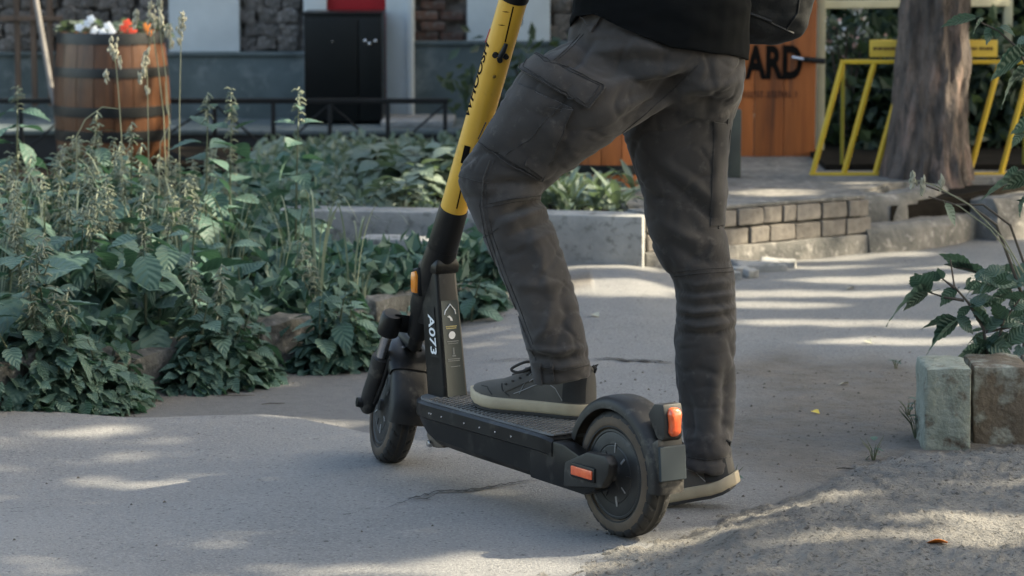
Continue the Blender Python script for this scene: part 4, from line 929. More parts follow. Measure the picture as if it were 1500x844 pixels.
# sapling in the right planter: every leaf a part
M_twig = M_stemd
SL = [leaf_mesh('leaf', M_maple, 0.085, 0.033, 6, d_, fo, True, cu) for d_, fo, cu in ((0.35, .25, .1), (0.6, .35, .3), (0.15, .15, .0))]
def sap(base, paths, leaves, label):
    e = empty('sapling', base, label, 'plant', 'saplings of the right planter')
    for pts in paths:
        wob('branch', MB().tube([Vector(p) for p in pts], [.0045 - .0028 * i / (len(pts) - 1) for i in range(len(pts))], 6).mesh('branch', M_twig, clean=False), e)
    for (x0, y0, x1, y1, dep) in leaves:
        a, b = D(x0, y0, dep), D(x1, y1, dep + rp.uniform(-.03, .015)); d_ = b - a; s = d_.length / 0.088
        yw = math.atan2(d_.y, d_.x); pt = math.atan2(d_.z, math.hypot(d_.x, d_.y)) + .16
        put_leaf(e, rp.choice(SL), a - Vector(e.location), yw, pt, rp.uniform(0.4, 1.0), s)
SD = 6.78
rl = random.Random(21); FILL = []
for k in range(34):
    x = rl.uniform(1420, 1515); y = rl.uniform(395, 525); a = rl.uniform(0, 6.28); FILL.append((x, y, x + math.cos(a) * rl.uniform(28, 48), y + abs(math.sin(a)) * rl.uniform(8, 36) - 6, SD + rl.uniform(-.05, .25)))
def sp(l, d=SD): return [D(x, y, d) for x, y in l]
sap(D(1450, 530, SD), [sp([(1450, 540), (1440, 480), (1418, 443), (1398, 420), (1392, 380)]), sp([(1412, 440), (1385, 436), (1360, 428)]), sp([(1398, 422), (1380, 408)]), sp([(1444, 486), (1490, 478)]), sp([(1452, 540), (1470, 470), (1500, 430)])],
    [(1362, 428, 1287, 449, SD), (1358, 430, 1322, 458, SD), (1360, 424, 1328, 400, SD - .02), (1352, 422, 1340, 395, SD), (1376, 410, 1348, 402, SD), (1380, 408, 1372, 392, SD), (1398, 470, 1348, 474, SD), (1400, 472, 1352, 527, SD - .03), (1402, 470, 1362, 500, SD), (1404, 468, 1428, 486, SD), (1400, 425, 1376, 448, SD),
     (1420, 450, 1400, 470, SD), (1420, 448, 1450, 440, SD), (1425, 455, 1460, 470, SD), (1440, 490, 1410, 505, SD), (1445, 500, 1480, 520, SD), (1448, 510, 1420, 528, SD), (1450, 500, 1495, 500, SD + .02), (1446, 486, 1470, 455, SD), (1450, 520, 1430, 490, SD), (1452, 512, 1465, 480, SD), (1440, 478, 1425, 440, SD),
     (1465, 478, 1500, 465, SD), (1470, 470, 1450, 440, SD), (1480, 450, 1510, 440, SD), (1490, 440, 1460, 425, SD), (1455, 530, 1500, 530, SD - .03), (1455, 525, 1490, 545, SD), (1448, 525, 1405, 515, SD + .03), (1480, 500, 1515, 480, SD)] + FILL, 'dark leaved sapling growing behind the painted block')
sap(D(1500, 530, SD + .25), [sp([(1500, 540), (1500, 470), (1478, 420), (1420, 395), (1400, 392)], SD + .25), sp([(1510, 540), (1520, 470), (1505, 400), (1480, 330), (1440, 300), (1400, 300), (1360, 288)], SD + .25), sp([(1500, 440), (1460, 330), (1405, 290), (1350, 270)], SD + .2)],
    [(1420, 395, 1372, 372, SD + .25), (1424, 396, 1380, 388, SD + .25), (1440, 402, 1400, 385, SD + .25), (1450, 405, 1475, 385, SD + .2), (1455, 408, 1430, 428, SD + .2), (1478, 420, 1440, 412, SD + .25), (1480, 420, 1510, 400, SD + .2), (1480, 425, 1450, 450, SD + .2), (1490, 440, 1515, 425, SD + .2), (1470, 415, 1420, 420, SD + .25), (1490, 400, 1450, 395, SD + .3), (1495, 410, 1520, 380, SD + .2), (1385, 300, 1400, 335, SD + .25), (1480, 470, 1445, 462, SD + .2), (1492, 470, 1520, 455, SD + .2)], 'loose sapling with arching twigs behind the brown block')
sap(D(1530, 530, SD + .1), [sp([(1530, 540), (1545, 300), (1520, 130), (1490, 70), (1462, 45), (1430, 30)], SD + .1), sp([(1540, 330), (1520, 270), (1490, 250)], SD + .1)],
    [(1428, 26, 1376, 42, SD + .1), (1440, 30, 1418, 52, SD + .1), (1455, 40, 1442, 62, SD + .1), (1470, 48, 1446, 50, SD + .1), (1466, 40, 1488, 46, SD + .1), (1495, 72, 1452, 84, SD + .1), (1492, 66, 1510, 50, SD + .1), (1500, 82, 1440, 114, SD + .1), (1508, 100, 1452, 138, SD + .1), (1512, 105, 1485, 120, SD + .1), (1515, 180, 1475, 194, SD + .1), (1500, 196, 1480, 215, SD + .1), (1512, 210, 1490, 240, SD + .1), (1490, 250, 1460, 262, SD + .1), (1500, 255, 1430, 300, SD + .1), (1510, 262, 1465, 275, SD + .1), (1512, 280, 1480, 305, SD + .1), (1515, 300, 1490, 290, SD + .1), (1520, 240, 1500, 225, SD + .1)], 'tall sapling leaning in with pale leaves before the tree trunk')
gs2 = lambda base, path, heads, label: grass_stalk(tuple(D(*base, SD + .1)), [D(x, y, SD + .1) for x, y in path], [(D(x, y, SD + .1), s) for x, y, s in heads], label, 'grass stalks by the right planter')
gs2((1500, 420), [(1480, 372), (1450, 335), (1405, 302), (1400, 300)], [], 'bent dry grass stalk hanging beside the sapling')
gs2((1500, 400), [(1470, 350), (1420, 300), (1370, 272), (1335, 262)], [(1336, 263, .7), (1350, 270, .5), (1352, 276, .3), (1378, 268, .4)], 'grass stalk with small pale seed tufts before the kerb')
def tuft(x, y, n, h, label, seed):
    p = G(x, y); r_ = random.Random(seed); e = empty('grass_tuft', (p.x, p.y, gtop(p.x, p.y)), label, 'grass', 'small tufts on the bare earth')
    for k in range(n):
        a = r_.uniform(0, 6.28); l_ = h * r_.uniform(.6, 1.1); d_ = Vector((math.cos(a) * .4, math.sin(a) * .3, 1)).normalized()
        ob('blade', MB().tube([(0, 0, -.01), d_ * l_ * .5, d_ * l_ + Vector((math.cos(a), 0, -.3)) * l_ * .2], [.0014, .0012, .0004], 4).mesh('blade', M_stem, clean=False), e)
    for k in range(n // 2):
        yw = r_.uniform(0, 6.28); put_leaf(e, NL[k % 4], Vector((0, 0, h * r_.uniform(.2, .8))), yw, r_.uniform(-.2, .5), 0, .28)
tuft(1280, 672, 8, .06, 'small green weed sprouting from the earth before the painted block', 1)
tuft(1342, 640, 10, .10, 'grass tuft at the corner of the painted block', 2)
tuft(1312, 535, 6, .03, 'low leaf tuft lying on the asphalt behind the block', 3)
tuft(1330, 605, 6, .06, 'wispy grass beside the foot of the painted block', 4)
tuft(1075, 705, 5, .04, 'tiny sprout in the earth behind the standing shoe', 5)
# fallen leaves, twigs, pebbles
def fallen(x, y, mat, s, label, seed):
    p = G(x, y); o = ob('fallen_leaf', leaf_mesh('fallen_leaf', mat, .03 * s, .012 * s, 3, .2, .4, True), loc=(p.x, p.y, gtop(p.x, p.y) + .004), rot=(.2, -.1, seed * 1.7)); tag(o, label, 'leaf', 'fallen leaves')
for x, y, mt, s, lb in ((1190, 604, M_leafy, .8, 'small yellow leaf lying on the bare earth beyond the standing shoe'), (1386, 838, M_peto, 1.5, 'orange leaf lying on the earth bank'), (288, 603, M_seed, .9, 'pale dry leaf on the asphalt below the kerb'), (1242, 562, M_seed, .9, 'pale scrap lying near the painted block'),
                        (868, 475, M_seed, 1.2, 'dry leaf on the asphalt behind the rider'), (1250, 424, M_seed, 1.0, 'pale leaf on the sunlit road'), (1268, 498, M_seed, 1.0, 'pale leaf on the road before the sapling'), (548, 396, M_peto, .9, 'orange withered leaf among the nettles')): fallen(x, y, mt, s, lb, len(lb))
for k, (x, y, l_, a) in enumerate(((345, 560, .05, .1), (400, 574, .03, .2), (1240, 688, .022, -.2))):
    p = G(x, y); z = gtop(p.x, p.y) + .004; o = ob('twig', MB().tube([(-l_, 0, 0), (-l_ * .3, .004, .001), (l_ * .4, -.003, .001), (l_, .004, .0)], [.0008, .0015, .0014, .0006], 5).mesh('twig', M_stemd, clean=False), loc=(p.x, p.y, z), rot=(0, 0, a)); tag(o, 'small dark twig lying on the ground', 'twig', 'twigs on the ground')
def pebbles():
    q = np.random.RandomState(8); V, Fc = [], []
    for k in range(5200):
        if k < 3400: x, y = q.uniform(0.1, 1.6), q.uniform(4.9, 7.6)
        elif k < 4000: x, y = q.uniform(-1.2, 1.2), q.uniform(5, 8.5)
        else: x = q.uniform(-1.15, 0.05); y = float(np.interp(x, KX, KYy)) - abs(q.normal(0, .12))
        s = 0.0008 + 0.0048 * q.rand() ** 7; z = gtop(x, y); n = len(V)
        for dx, dy, dz in ((1, 0, 0), (-.5, .87, 0), (-.5, -.87, 0), (0, 0, .75), (.3, .2, .7)): V.append((x + dx * s * q.uniform(.7, 1.3), y + dy * s * q.uniform(.7, 1.3), z + dz * s))
        Fc += [(n, n + 1, n + 3), (n + 1, n + 2, n + 3), (n + 2, n, n + 4), (n + 2, n + 4, n + 3), (n, n + 3, n + 4)]
    o = ob('pebbles', mk('pebbles', V, Fc, M_pebble, False), kind='stuff'); o['label'] = 'tiny pebbles and grit scattered on the ground'; o['category'] = 'pebbles'
pebbles()

# ------------------------------------------------------------------ scooter
RC = G(915, 785); FC = G(575, 677); WB = (FC - RC).length; HD = (FC - RC).normalized(); LF = Vector((-HD.y, HD.x, 0))
scoot = empty('electric_scooter', (RC.x, RC.y, 0), 'black electric scooter with yellow stem under the rider\'s foot', 'scooter', rz=math.atan2(HD.y, HD.x))
def MID(x, y, off=0.0):
    d = ray(x, y); P0 = RC + LF * off; t_ = (P0 - CAM).dot(LF) / d.dot(LF); P = CAM + d * t_
    return (P - RC).dot(HD), P.z
def loc_ray(x, y):
    d = ray(x, y); o_ = CAM - RC
    return Vector((o_.dot(HD), o_.dot(LF), CAM_H)), Vector((d.dot(HD), d.dot(LF), d.z)).normalized()
A0 = Vector((0.636, 0, 0.595)); AX = Vector((-0.518, 0, 1)).normalized()
STEER = R(-20)
_rot = Matrix.Rotation(STEER, 3, AX)
def steer(v): return A0 + _rot @ (Vector(v) - A0)
def A(s): return A0 + AX * s
WR = 0.127
def wheel(cx, fn, name, steerable):
    def T(v): q = Vector((v.x + cx, v.y, v.z + WR)); return fn(q) if fn else q
    sg = 220; prof = []
    for k in range(25):
        u = -1 + 2 * k / 24; y = 0.029 * math.sin(u * math.pi / 2 * 1.0) if abs(u) < 2 else 0
        r0 = WR - 0.034 * (1 - math.sqrt(max(0, 1 - abs(u) ** 2.6))); prof.append((r0, y, abs(u)))
    rings = []
    for k in range(sg):
        an = 2 * math.pi * k / sg; ring = []
        for r0, y, u in prof:
            ph = (an * 26 / (2 * math.pi) + abs(y) * 30 + (0.5 if y < 0 else 0)) % 1.0
            g_ = 0.0028 if (ph < 0.22 and 0.2 < u < 0.93) else (0.0022 if u < 0.09 else 0)
            ring.append(Vector(((r0 - g_) * math.cos(an), y, (r0 - g_) * math.sin(an))))
        rings.append(ring)
    n = len(prof); mb = MB(); mb.v = [tuple(p) for r_ in rings for p in r_]
    mb.f = [(k * n + j, ((k + 1) % sg) * n + j, ((k + 1) % sg) * n + j + 1, k * n + j + 1) for k in range(sg) for j in range(n - 1)]
    hub = MB()
    for s in (1, -1):
        hub.lathe([(0.001, .036 * s), (.012, .036 * s), (.014, .030 * s), (.03, .0285 * s), (.056, .0275 * s), (.058, .0262 * s), (.06, .0275 * s), (.080, .0268 * s), (.083, .0255 * s), (.085, .0268 * s), (.089, .0262 * s), (.091, .020 * s)], 72)
    w_ = ob(name, hub.mesh('hub', M_hub, fn=T, sharp=25), scoot)
    ob('tyre', mb.mesh('tyre', M_tyre, fn=T, sharp=30, clean=True), w_)
    rim = MB()
    for s in (1, -1): rim.lathe([(.088, .019 * s), (.090, .0225 * s), (.0925, .0240 * s), (.095, .0285 * s), (.099, .0302 * s), (.105, .0300 * s), (.112, .0288 * s), (.116, .0262 * s)], 90, cap=False)
    ob('sidewall', rim.mesh('sidewall', M_wall, fn=T), w_)
    ob('rim', MB().lathe([(.085, -.018), (.096, -.018), (.096, .018), (.085, .018)], 60, None, True).mesh('rim', M_hub, fn=T), w_)
    for k in range(9):
        an = k * 2 * math.pi / 9 + .3; r0, r1 = (.036, .052) if k % 2 else (.044, .064)
        M_ = Matrix.Rotation(-an, 3, 'Y'); b_ = MB().box(M_ @ Vector(((r0 + r1) / 2, .0285, 0)), (r1 - r0, .002, .0028 if k % 3 else .005), M_)
        ob('hub_rib', b_.mesh('hub_rib', M_hubl if k % 3 != 1 else M_hub, fn=T, bevel=.0006), w_)
    return w_
wheel(0.0, None, 'rear_wheel', False)
FAX = Vector((WB, 0, WR))
wheel(WB, steer, 'front_wheel', True)
def arc_shell(cx, cz, a0, a1, prof, n, fn=None, rscale=None):
    """prof: closed list of (radius, y); angles measured from +X (forward) towards up"""
    rings = []
    for i in range(n + 1):
        t_ = i / n; an = a0 + (a1 - a0) * t_; k = rscale(t_) if rscale else 1.0
        ring = [Vector((cx + r_ * math.cos(an) * 1.0, y * k, cz + r_ * math.sin(an))) for r_, y in prof]
        rings.append([fn(q) for q in ring] if fn else ring)
    return MB().loft(rings)
def fprof(ro, hw, fl, th=.0035):
    o_ = [(ro - fl, -hw), (ro - .012, -hw), (ro - .004, -hw * .86), (ro, -hw * .55), (ro + .001, 0), (ro, hw * .55), (ro - .004, hw * .86), (ro - .012, hw), (ro - fl, hw)]
    i_ = [(r_ - (th if abs(y) < hw * .9 else 0), y * (1 - th / hw)) for r_, y in reversed(o_)]
    return o_ + i_
rf_ = ob('rear_fender', arc_shell(0, WR, R(22), R(186), fprof(.155, .038, .024), 44).mesh('rear_fender', M_blk2, sharp=45), scoot)
# lamp housing, lamp and plate on the rear fender
hp = [(-.105, .262), (-.125, .285), (-.155, .288), (-.160, .272), (-.160, .222), (-.150, .214), (-.135, .22), (-.12, .24)]
ob('lamp_housing', MB().prism(hp, -.022, .022).mesh('lamp_housing', M_blk2, bevel=.004), rf_)
lx = []
for k in range(28):
    an = 2 * math.pi * k / 28; s_ = math.sin(an); wv = .0135 + (.002 if s_ > .3 else 0) - .002 * math.exp(-((s_ + .15) / .25) ** 2); lx.append((wv * math.copysign(abs(math.cos(an)) ** .6, math.cos(an)), .253 + .028 * math.copysign(abs(s_) ** .7, s_)))
rg = []
for x_, k in ((-.154, 1.0), (-.166, 1.0), (-.171, .85), (-.173, .55)): rg.append([Vector((x_, y * k, .253 + (z - .253) * k)) for y, z in lx])
lamp = ob('tail_lamp', MB().loft(rg).mesh('tail_lamp', M_rref), scoot); lamp['label'] = 'red tail lamp'
pl = MB().prism([(-.152, .206), (-.158, .206), (-.163, .138), (-.157, .138)], -.031, .031)
ob('plate_holder', MB().prism([(-.120, .205), (-.150, .222), (-.156, .14), (-.152, .126), (-.128, .128)], -.030, .030).mesh('plate_holder', M_blk2, bevel=.006), rf_)
ob('number_plate', pl.mesh('number_plate', M_plate, bevel=.003, seg=3), scoot)['label'] = 'blank grey plate'
# deck
def xsec(X, hw, zt, zb, lip=.032, inset=.012):
    h = hw; return [Vector((X, y, z)) for y, z in ((-h + .006, zt), (h - .006, zt), (h, zt - .005), (h, zt - lip), (h - inset * .5, zt - lip - .004), (h - inset, zb + .014), (h - inset - .014, zb), (-h + inset + .014, zb), (-h + inset, zb + .014), (-h + inset * .5, zt - lip - .004), (-h, zt - lip), (-h, zt - .005))]
ZT = 0.184
st = [(.705, .022, ZT - .003, .150), (.70, .045, ZT - .002, .142), (.685, .066, ZT, .135), (.66, .080, ZT, .120), (.63, .085, ZT, .103), (.60, .086, ZT, .094), (.45, .086, ZT, .090), (.30, .086, ZT, .088), (.18, .086, ZT, .086), (.150, .086, ZT - .002, .085), (.138, .082, ZT - .006, .088)]
deck = ob('deck', MB().loft([xsec(*s) for s in st]).mesh('deck', M_blk, sharp=30), scoot)
tm = []
for X, hw in ((.70, .03), (.685, .055), (.66, .069), (.63, .074), (.16, .074), (.15, .07)): tm.append([Vector((X, -hw, ZT)), Vector((X, hw, ZT)), Vector((X, hw - .002, ZT + .003)), Vector((X, -hw + .002, ZT + .003))])
mat_ = ob('foot_mat', MB().loft(tm).mesh('foot_mat', M_tread, sharp=20), deck)
tb = MB(); i_ = 0; X = .162
while X < .63:
    for j in range(-4, 5):
        for s_ in (0,): tb.box((X + (j % 2) * .008, j * .0158, ZT + .0042), (.0065, .0118, .003))
    X += .016
ob('tread_bars', tb.mesh('tread_bars', M_tread, False), deck, kind='stuff')
for X in (.60, .592, .55, .46, .40, .34, .28):
    ob('screw', MB().lathe([(.0005, .0012), (.0022, .001), (.0025, 0)], 10).mesh('screw', M_steel), deck, loc=(X, .0862, ZT - .02))
ob('front_bracket', MB().prism([(.66, .14), (.672, .10), (.645, .078), (.60, .085), (.60, .14)], -.05, .052).mesh('front_bracket', pm('dusty_bracket', (.16, .12, .085), (.07, .06, .05), 18, .8, .4, 90), bevel=.008), deck)
ob('bracket_bolt', MB().lathe([(.001, .010), (.006, .009), (.008, .006), (.008, 0)], 14).mesh('bracket_bolt', M_steel), deck, loc=(.648, .052, .088))
# rear dropouts with side reflectors
dp = [MID(x, y, .09) for x, y in ((826, 677), (859, 662), (886, 668), (892, 680), (890, 696), (880, 716), (824, 713))]
for s in (1, -1):
    a_, b_ = (.066, .090) if s > 0 else (-.090, -.066)
    dr = ob('dropout', MB().prism([(.17, .16), (.17, .092)] + [p for p in dp[::-1]][0:7] if False else dp, a_, b_).mesh('dropout', M_blk2, bevel=.006), scoot)
    cxr, czr = MID(853, 692.5, .093)
    ob('reflector_frame', MB().box((cxr, s * .0905, czr), (.088 * .95, .008, .030)).mesh('reflector_frame', M_blk, bevel=.004), dr)
    ob('reflector', MB().box((cxr, s * .0945, czr), (.072, .005, .018)).mesh('reflector', M_oref if False else M_rref, bevel=.003), dr)['label'] = 'orange red side reflector'
    ob('arm', MB().prism([(.22, .176), (.22, .089), (.03, .086), (-.01, .10), (-.02, .135), (.03, .158), (.10, .176)], min(s * .044, s * .080), max(s * .044, s * .080)).mesh('arm', M_blk, bevel=.005), scoot)
ob('axle', MB().tube([(0, -.085, WR), (0, .085, WR)], .010, 16).mesh('axle', M_hub), scoot)
# riser with label panel
def rect(cx, z, hx, hy): return [Vector((cx - hx, -hy, z)), Vector((cx + hx, -hy, z)), Vector((cx + hx, hy, z)), Vector((cx - hx, hy, z))]
RBx, RTx, RBz, RTz = .662, .703, ZT - .01, .462
riser = ob('riser', MB().loft([rect(RBx, RBz, .036, .031), rect((RBx + RTx) / 2, (RBz + RTz) / 2, .035, .029), rect(RTx, RTz, .034, .026)]).mesh('riser', M_blk, bevel=.008, seg=3), scoot)
ob('riser_collar', MB().loft([rect(RTx - .002, RTz - .012, .038, .030), rect(RTx - .004, RTz + .008, .038, .030), rect(RTx - .010, RTz + .022, .030, .024)]).mesh('riser_collar', M_blk, bevel=.006), scoot)
def rearp(t_, u): # point on the rear face of the riser: t up 0..1, u across -1..1 (left +)
    cx = RBx - .036 + (RTx - .034 - RBx + .036) * t_; return Vector((cx, u * (.030 - .004 * t_), RBz + (RTz - RBz) * t_))
def rquad(t0, t1, u0, u1, off, mat, name, par):
    n_ = Vector((-1, 0, (RTx - RBx) / (RTz - RBz))).normalized() * off
    p = [rearp(t0, u0) + n_, rearp(t0, u1) + n_, rearp(t1, u1) + n_, rearp(t1, u0) + n_]
    return ob(name, MB().add(p + [q - n_ * 2 - Vector((-.004, 0, 0)) for q in p], [(0, 1, 2, 3), (0, 4, 5, 1), (1, 5, 6, 2), (2, 6, 7, 3), (3, 7, 4, 0)]).mesh(name, mat, False), par)
pan = rquad(.05, .76, -.80, .74, .0012, M_gloss, 'label_panel', riser)
for t0, t1, u0, u1, m_ in ((.565, .572, -.5, .5, M_ymark), (.552, .557, -.45, .45, M_ymark), (.455, .460, -.55, .45, M_gmark), (.44, .444, -.5, .4, M_gmark), (.325, .33, -.55, .5, M_gmark), (.312, .317, -.5, .5, M_gmark), (.27, .274, -.5, .3, M_gmark), (.345, .355, -.2, .1, M_gmark), (.36, .41, -.1, .0, M_gmark)):
    rquad(t0, t1, u0, u1, .0024, m_, 'print', riser)
def rdisc(t_, u, r_, mat, name, r1=None):
    c = rearp(t_, u) + Vector((-.0028, 0, 0)); n = 20; v = [c + Vector((0, r_ * math.cos(6.283 * k / n), r_ * math.sin(6.283 * k / n))) for k in range(n)]
    ob(name, MB().add(v, [tuple(range(n))]).mesh(name, mat, False), riser)
rdisc(.505, 0, .0085, M_wmark, 'icon'); rdisc(.505, 0, .0038, M_gmark, 'icon') if False else None
c = rearp(.63, .05) + Vector((-.003, 0, 0)); ob('icon', MB().add([c + Vector((0, y, z)) for y, z in ((.008, .004), (.002, .006), (-.004, .001), (-.007, -.006), (-.001, -.005), (.001, .0))], [(0, 1, 2, 3, 4, 5)]).mesh('icon', M_wmark, False), riser)
ap = [(-.014, -.006), (-.012, .002), (0, .016), (.012, .002), (.014, -.006)]; c = rearp(.70, 0) + Vector((-.003, 0, -.006))
ob('icon', MB().tube([c + Vector((0, y, z)) for y, z in ap], .0013, 5).mesh('icon', M_wmark, clean=False), riser)
# number on the left face of the riser, reading downwards
v_, f_ = text_mesh('A073', 0.034, 1.18, 0.0006)
def leftp(t_, f): # point on the left face: t up, f across 0 rear..1 front
    cx = RBx + (RTx - RBx) * t_; hy = .031 - .005 * t_; return Vector((cx - .036 + .072 * f, hy, RBz + (RTz - RBz) * t_))
lc = leftp(.50, .42); dn = (leftp(0, .42) - leftp(1, .42)).normalized(); 
ob('number_pad', MB().add([lc + dn * a + Vector((b, .0012 + (.0) - a * .018, 0)) for a, b in ((-.062, -.014), (.062, -.014), (.062, .014), (-.062, .014))], [(0, 1, 2, 3)]).mesh('number_pad', M_iron, False), riser)
ob('number', mk('number', [lc + dn * a + Vector((-b * 1.0, .0026 - a * .018, 0)) * 1.0 for a, b in v_], f_, M_wmark, False), riser)
# head tube, sleeve and stem
ob('head_tube', MB().tube([A(-.275), A(-.25), A(-.17), A(-.10)], [.030, .036, .037, .034], 28).mesh('head_tube', M_blk), scoot)
g0 = MB().loft([[Vector((x, y, z)) for x, y, z in ((.665, -.024, .47), (.665, .024, .47), (.72, .030, .47), (.72, -.030, .47))], [Vector((x, y, z)) for x, y, z in ((.69, -.024, .37), (.69, .024, .37), (.775, .030, .36), (.775, -.030, .36))], [Vector((x, y, z)) for x, y, z in ((.70, -.018, .33), (.70, .018, .33), (.775, .024, .335), (.775, -.024, .335))]])
ob('head_gusset', g0.mesh('head_gusset', M_blk, bevel=.006), scoot)
ob('stem_sleeve', MB().tube([A(-.105), A(-.10), A(-.005), A(0)], [.0325, .0335, .0315, .0305], 36).mesh('stem_sleeve', M_blk), scoot)
stem = ob('stem', MB().tube([A(-.004), A(.1), A(.25), A(.40), A(.512)], .0292, 48).mesh('stem', M_tyel), scoot); stem['label'] = 'bright yellow stem tube'
ob('stem_collar', MB().tube([A(.508), A(.512), A(.60), A(.615)], [.0306, .0314, .0314, .029], 32).mesh('stem_collar', M_blk), scoot)
# reflector on the head
ox, oz = MID(611.5, 413, .036)
ob('reflector_base', MB().loft([[Vector((ox + a * k, y, oz + b * k)) for a, b in ((-.012, -.030), (.010, -.030), (.014, -.015), (.012, .028), (-.006, .032), (-.014, .02))] for y, k in ((.020, 1.0), (.038, 1.0), (.041, .9))]).mesh('reflector_base', M_iron), scoot)
ob('head_reflector', MB().loft([[Vector((ox + a * k, y, oz + b * k)) for a, b in ((-.008, -.024), (.008, -.024), (.010, -.012), (.009, .022), (-.004, .025), (-.010, .015))] for y, k in ((.038, 1.0), (.046, .95), (.048, .8))]).mesh('head_reflector', M_oref), scoot)['label'] = 'orange reflector'
def tubehit(x, y, r_):
    o_, d_ = loc_ray(x, y); w_ = o_ - A0; dd = d_ - AX * d_.dot(AX); ww = w_ - AX * w_.dot(AX)
    a = dd.dot(dd); b = 2 * dd.dot(ww); c_ = ww.dot(ww) - r_ * r_; q = b * b - 4 * a * c_
    t_ = (-b - math.sqrt(max(q, 0))) / (2 * a); P = o_ + d_ * t_; s = (P - A0).dot(AX); return P, (P - A(s)).normalized(), s
def tpoint(s, nrm, ang, r_): return A(s) + (Matrix.Rotation(ang, 3, AX) @ nrm) * r_
P0, N0, S0 = tubehit(722, 110, .0292)
# lettering round the tube, reading upwards on its left side
v_, f_ = text_mesh('WHOOSH', 0.030, 1.3, 0.0008)
bmt = bmesh.new(); vv = [bmt.verts.new((a, b, 0)) for a, b in v_]
for f in f_:
    try: bmt.faces.new([vv[i] for i in f])
    except ValueError: pass
bmesh.ops.triangulate(bmt, faces=bmt.faces[:])
for _ in range(3): bmesh.ops.subdivide_edges(bmt, edges=[e for e in bmt.edges if e.calc_length() > .006], cuts=1); bmesh.ops.triangulate(bmt, faces=[f for f in bmt.faces if len(f.verts) > 3])
sgn = 1.0 if (Matrix.Rotation(.5, 3, AX) @ N0).dot(Vector((0, 1, 0))) > N0.dot(Vector((0, 1, 0))) else -1.0
S1 = tubehit(697, 113, .0292)[2]
for v in bmt.verts: v.co = tpoint(S1 + v.co.x, N0, sgn * (R(72) + v.co.y / .0292), .0297)
me = bpy.data.meshes.new('lettering'); bmt.to_mesh(me); bmt.free(); me.materials.append(M_ink); ob('lettering', me, stem)
def tpatch(x0, y0, x1, y1, wpx, mat, name, par, r_=.0297, wend=None):
    """strip on the tube between two pixels, wpx wide"""
    n = 10; v = []
    for i in range(n + 1):
        x, y = x0 + (x1 - x0) * i / n, y0 + (y1 - y0) * i / n
        for k in (-.5, 0, .5): v.append(tubehit(x + k * wpx, y + k * wpx * .28, r_)[0])
    return ob(name, MB().add(v, [(i * 3 + k, i * 3 + k + 1, i * 3 + k + 4, i * 3 + k + 3) for i in range(n) for k in (0, 1)]).mesh(name, mat, False), par)
tpatch(752, 10, 740, 62, 2.0, M_ink, 'cable_slot', stem); tpatch(679, 262, 669, 306, 2.0, M_ink, 'cable_slot', stem)
tpatch(718, 42, 711, 62, 1.2, M_redp, 'red_stripe', stem)
tpatch(685, 214, 679, 240, 9.0, M_ink, 'lower_socket', stem)
for x, y, wp, hp_ in ((741, 17, 8, 3.2), (735, 36.5, 8, 3.2)): tpatch(x - 3.4, y + .6, x + 3.4, y - .6 + 1.2, 5.2, M_ink, 'slot', stem) ; 
def onto(x, y, off): P, n_, s = tubehit(x, y, .0292); return P + n_ * off, n_
hk = MB(); a, na = onto(741, 63, .004); b, nb = onto(732, 82, .006); hk.tube([a, a.lerp(b, .5) + na * .003, b], [.0045, .0055, .006], 12); 
hook = ob('hook', hk.mesh('hook', M_iron), stem)
for x, y in ((726, 80), (732, 87), (740, 82)):
    q, n_ = onto(x, y, .002); ob('hook_screw', MB().tube([q - n_ * .004, q + n_ * .005], [.0062, .0056], 14).mesh('hook_screw', M_iron), stem)
q, n_ = onto(724, 112, .001); ob('bolt', MB().tube([q - n_ * .003, q + n_ * .0015, q + n_ * .0025], [.0036, .0036, .002], 14).mesh('bolt', pm('brass', (.35, .25, .09), rough=.35, metal=1.0)), stem)
# fork, clamp, suspension tubes
def FK(s, y, fwd=0.0): # along the steering direction from the axle end
    return steer(FAX + Vector((fwd, y, 0)) + AX * s)
for sd in (1, -1):
    y = .062 * sd
    fl = MB().tube([FK(-.022, y * .98), FK(-.012, y), FK(.03, y), (FK(.07, y)), FK(.115, y), FK(.125, y)], [.012, .020, .0215, .0195, .0225, .0215], 20, flat=.85)
    lg = ob('fork_leg', fl.mesh('fork_leg', M_blk2, sharp=50), scoot)
    ob('axle_nut', MB().tube([FK(0, y + sd * .012), FK(0, y + sd * .026)], [.013, .011], 16).mesh('axle_nut', M_blk), lg)
    ob('suspension_tube', MB().tube([FK(.115, y), FK(.235, y)], .0125, 24).mesh('suspension_tube', M_steel), scoot)
    ob('fork_clamp', MB().tube([FK(.188, y), FK(.191, y), FK(.236, y), FK(.242, y), FK(.243, y)], [.019, .024, .024, .020, .008], 24).mesh('fork_clamp', M_blk), scoot)
cr = MB(); q0, q1 = FK(.214, .062), FK(.214, -.062); hc = steer(A(-.285))
cr.loft([[p + AX * a + (hc - FK(.214, 0)).normalized() * b for a, b in ((-.014, -.010), (.016, -.010), (.016, .022), (-.014, .022))] for p in (q0, q0.lerp(q1, .25) , q0.lerp(q1, .5), q0.lerp(q1, .75), q1)])
cb = ob('fork_crown', cr.mesh('fork_crown', M_blk, bevel=.006), scoot)
ob('steerer', MB().tube([A(-.27), A(-.33)], [.03, .024], 24).mesh('steerer', M_blk), scoot)
ob('crown_arm', MB().tube([A(-.30), FK(.214, 0)], [.026, .022], 16).mesh('crown_arm', M_blk), scoot)
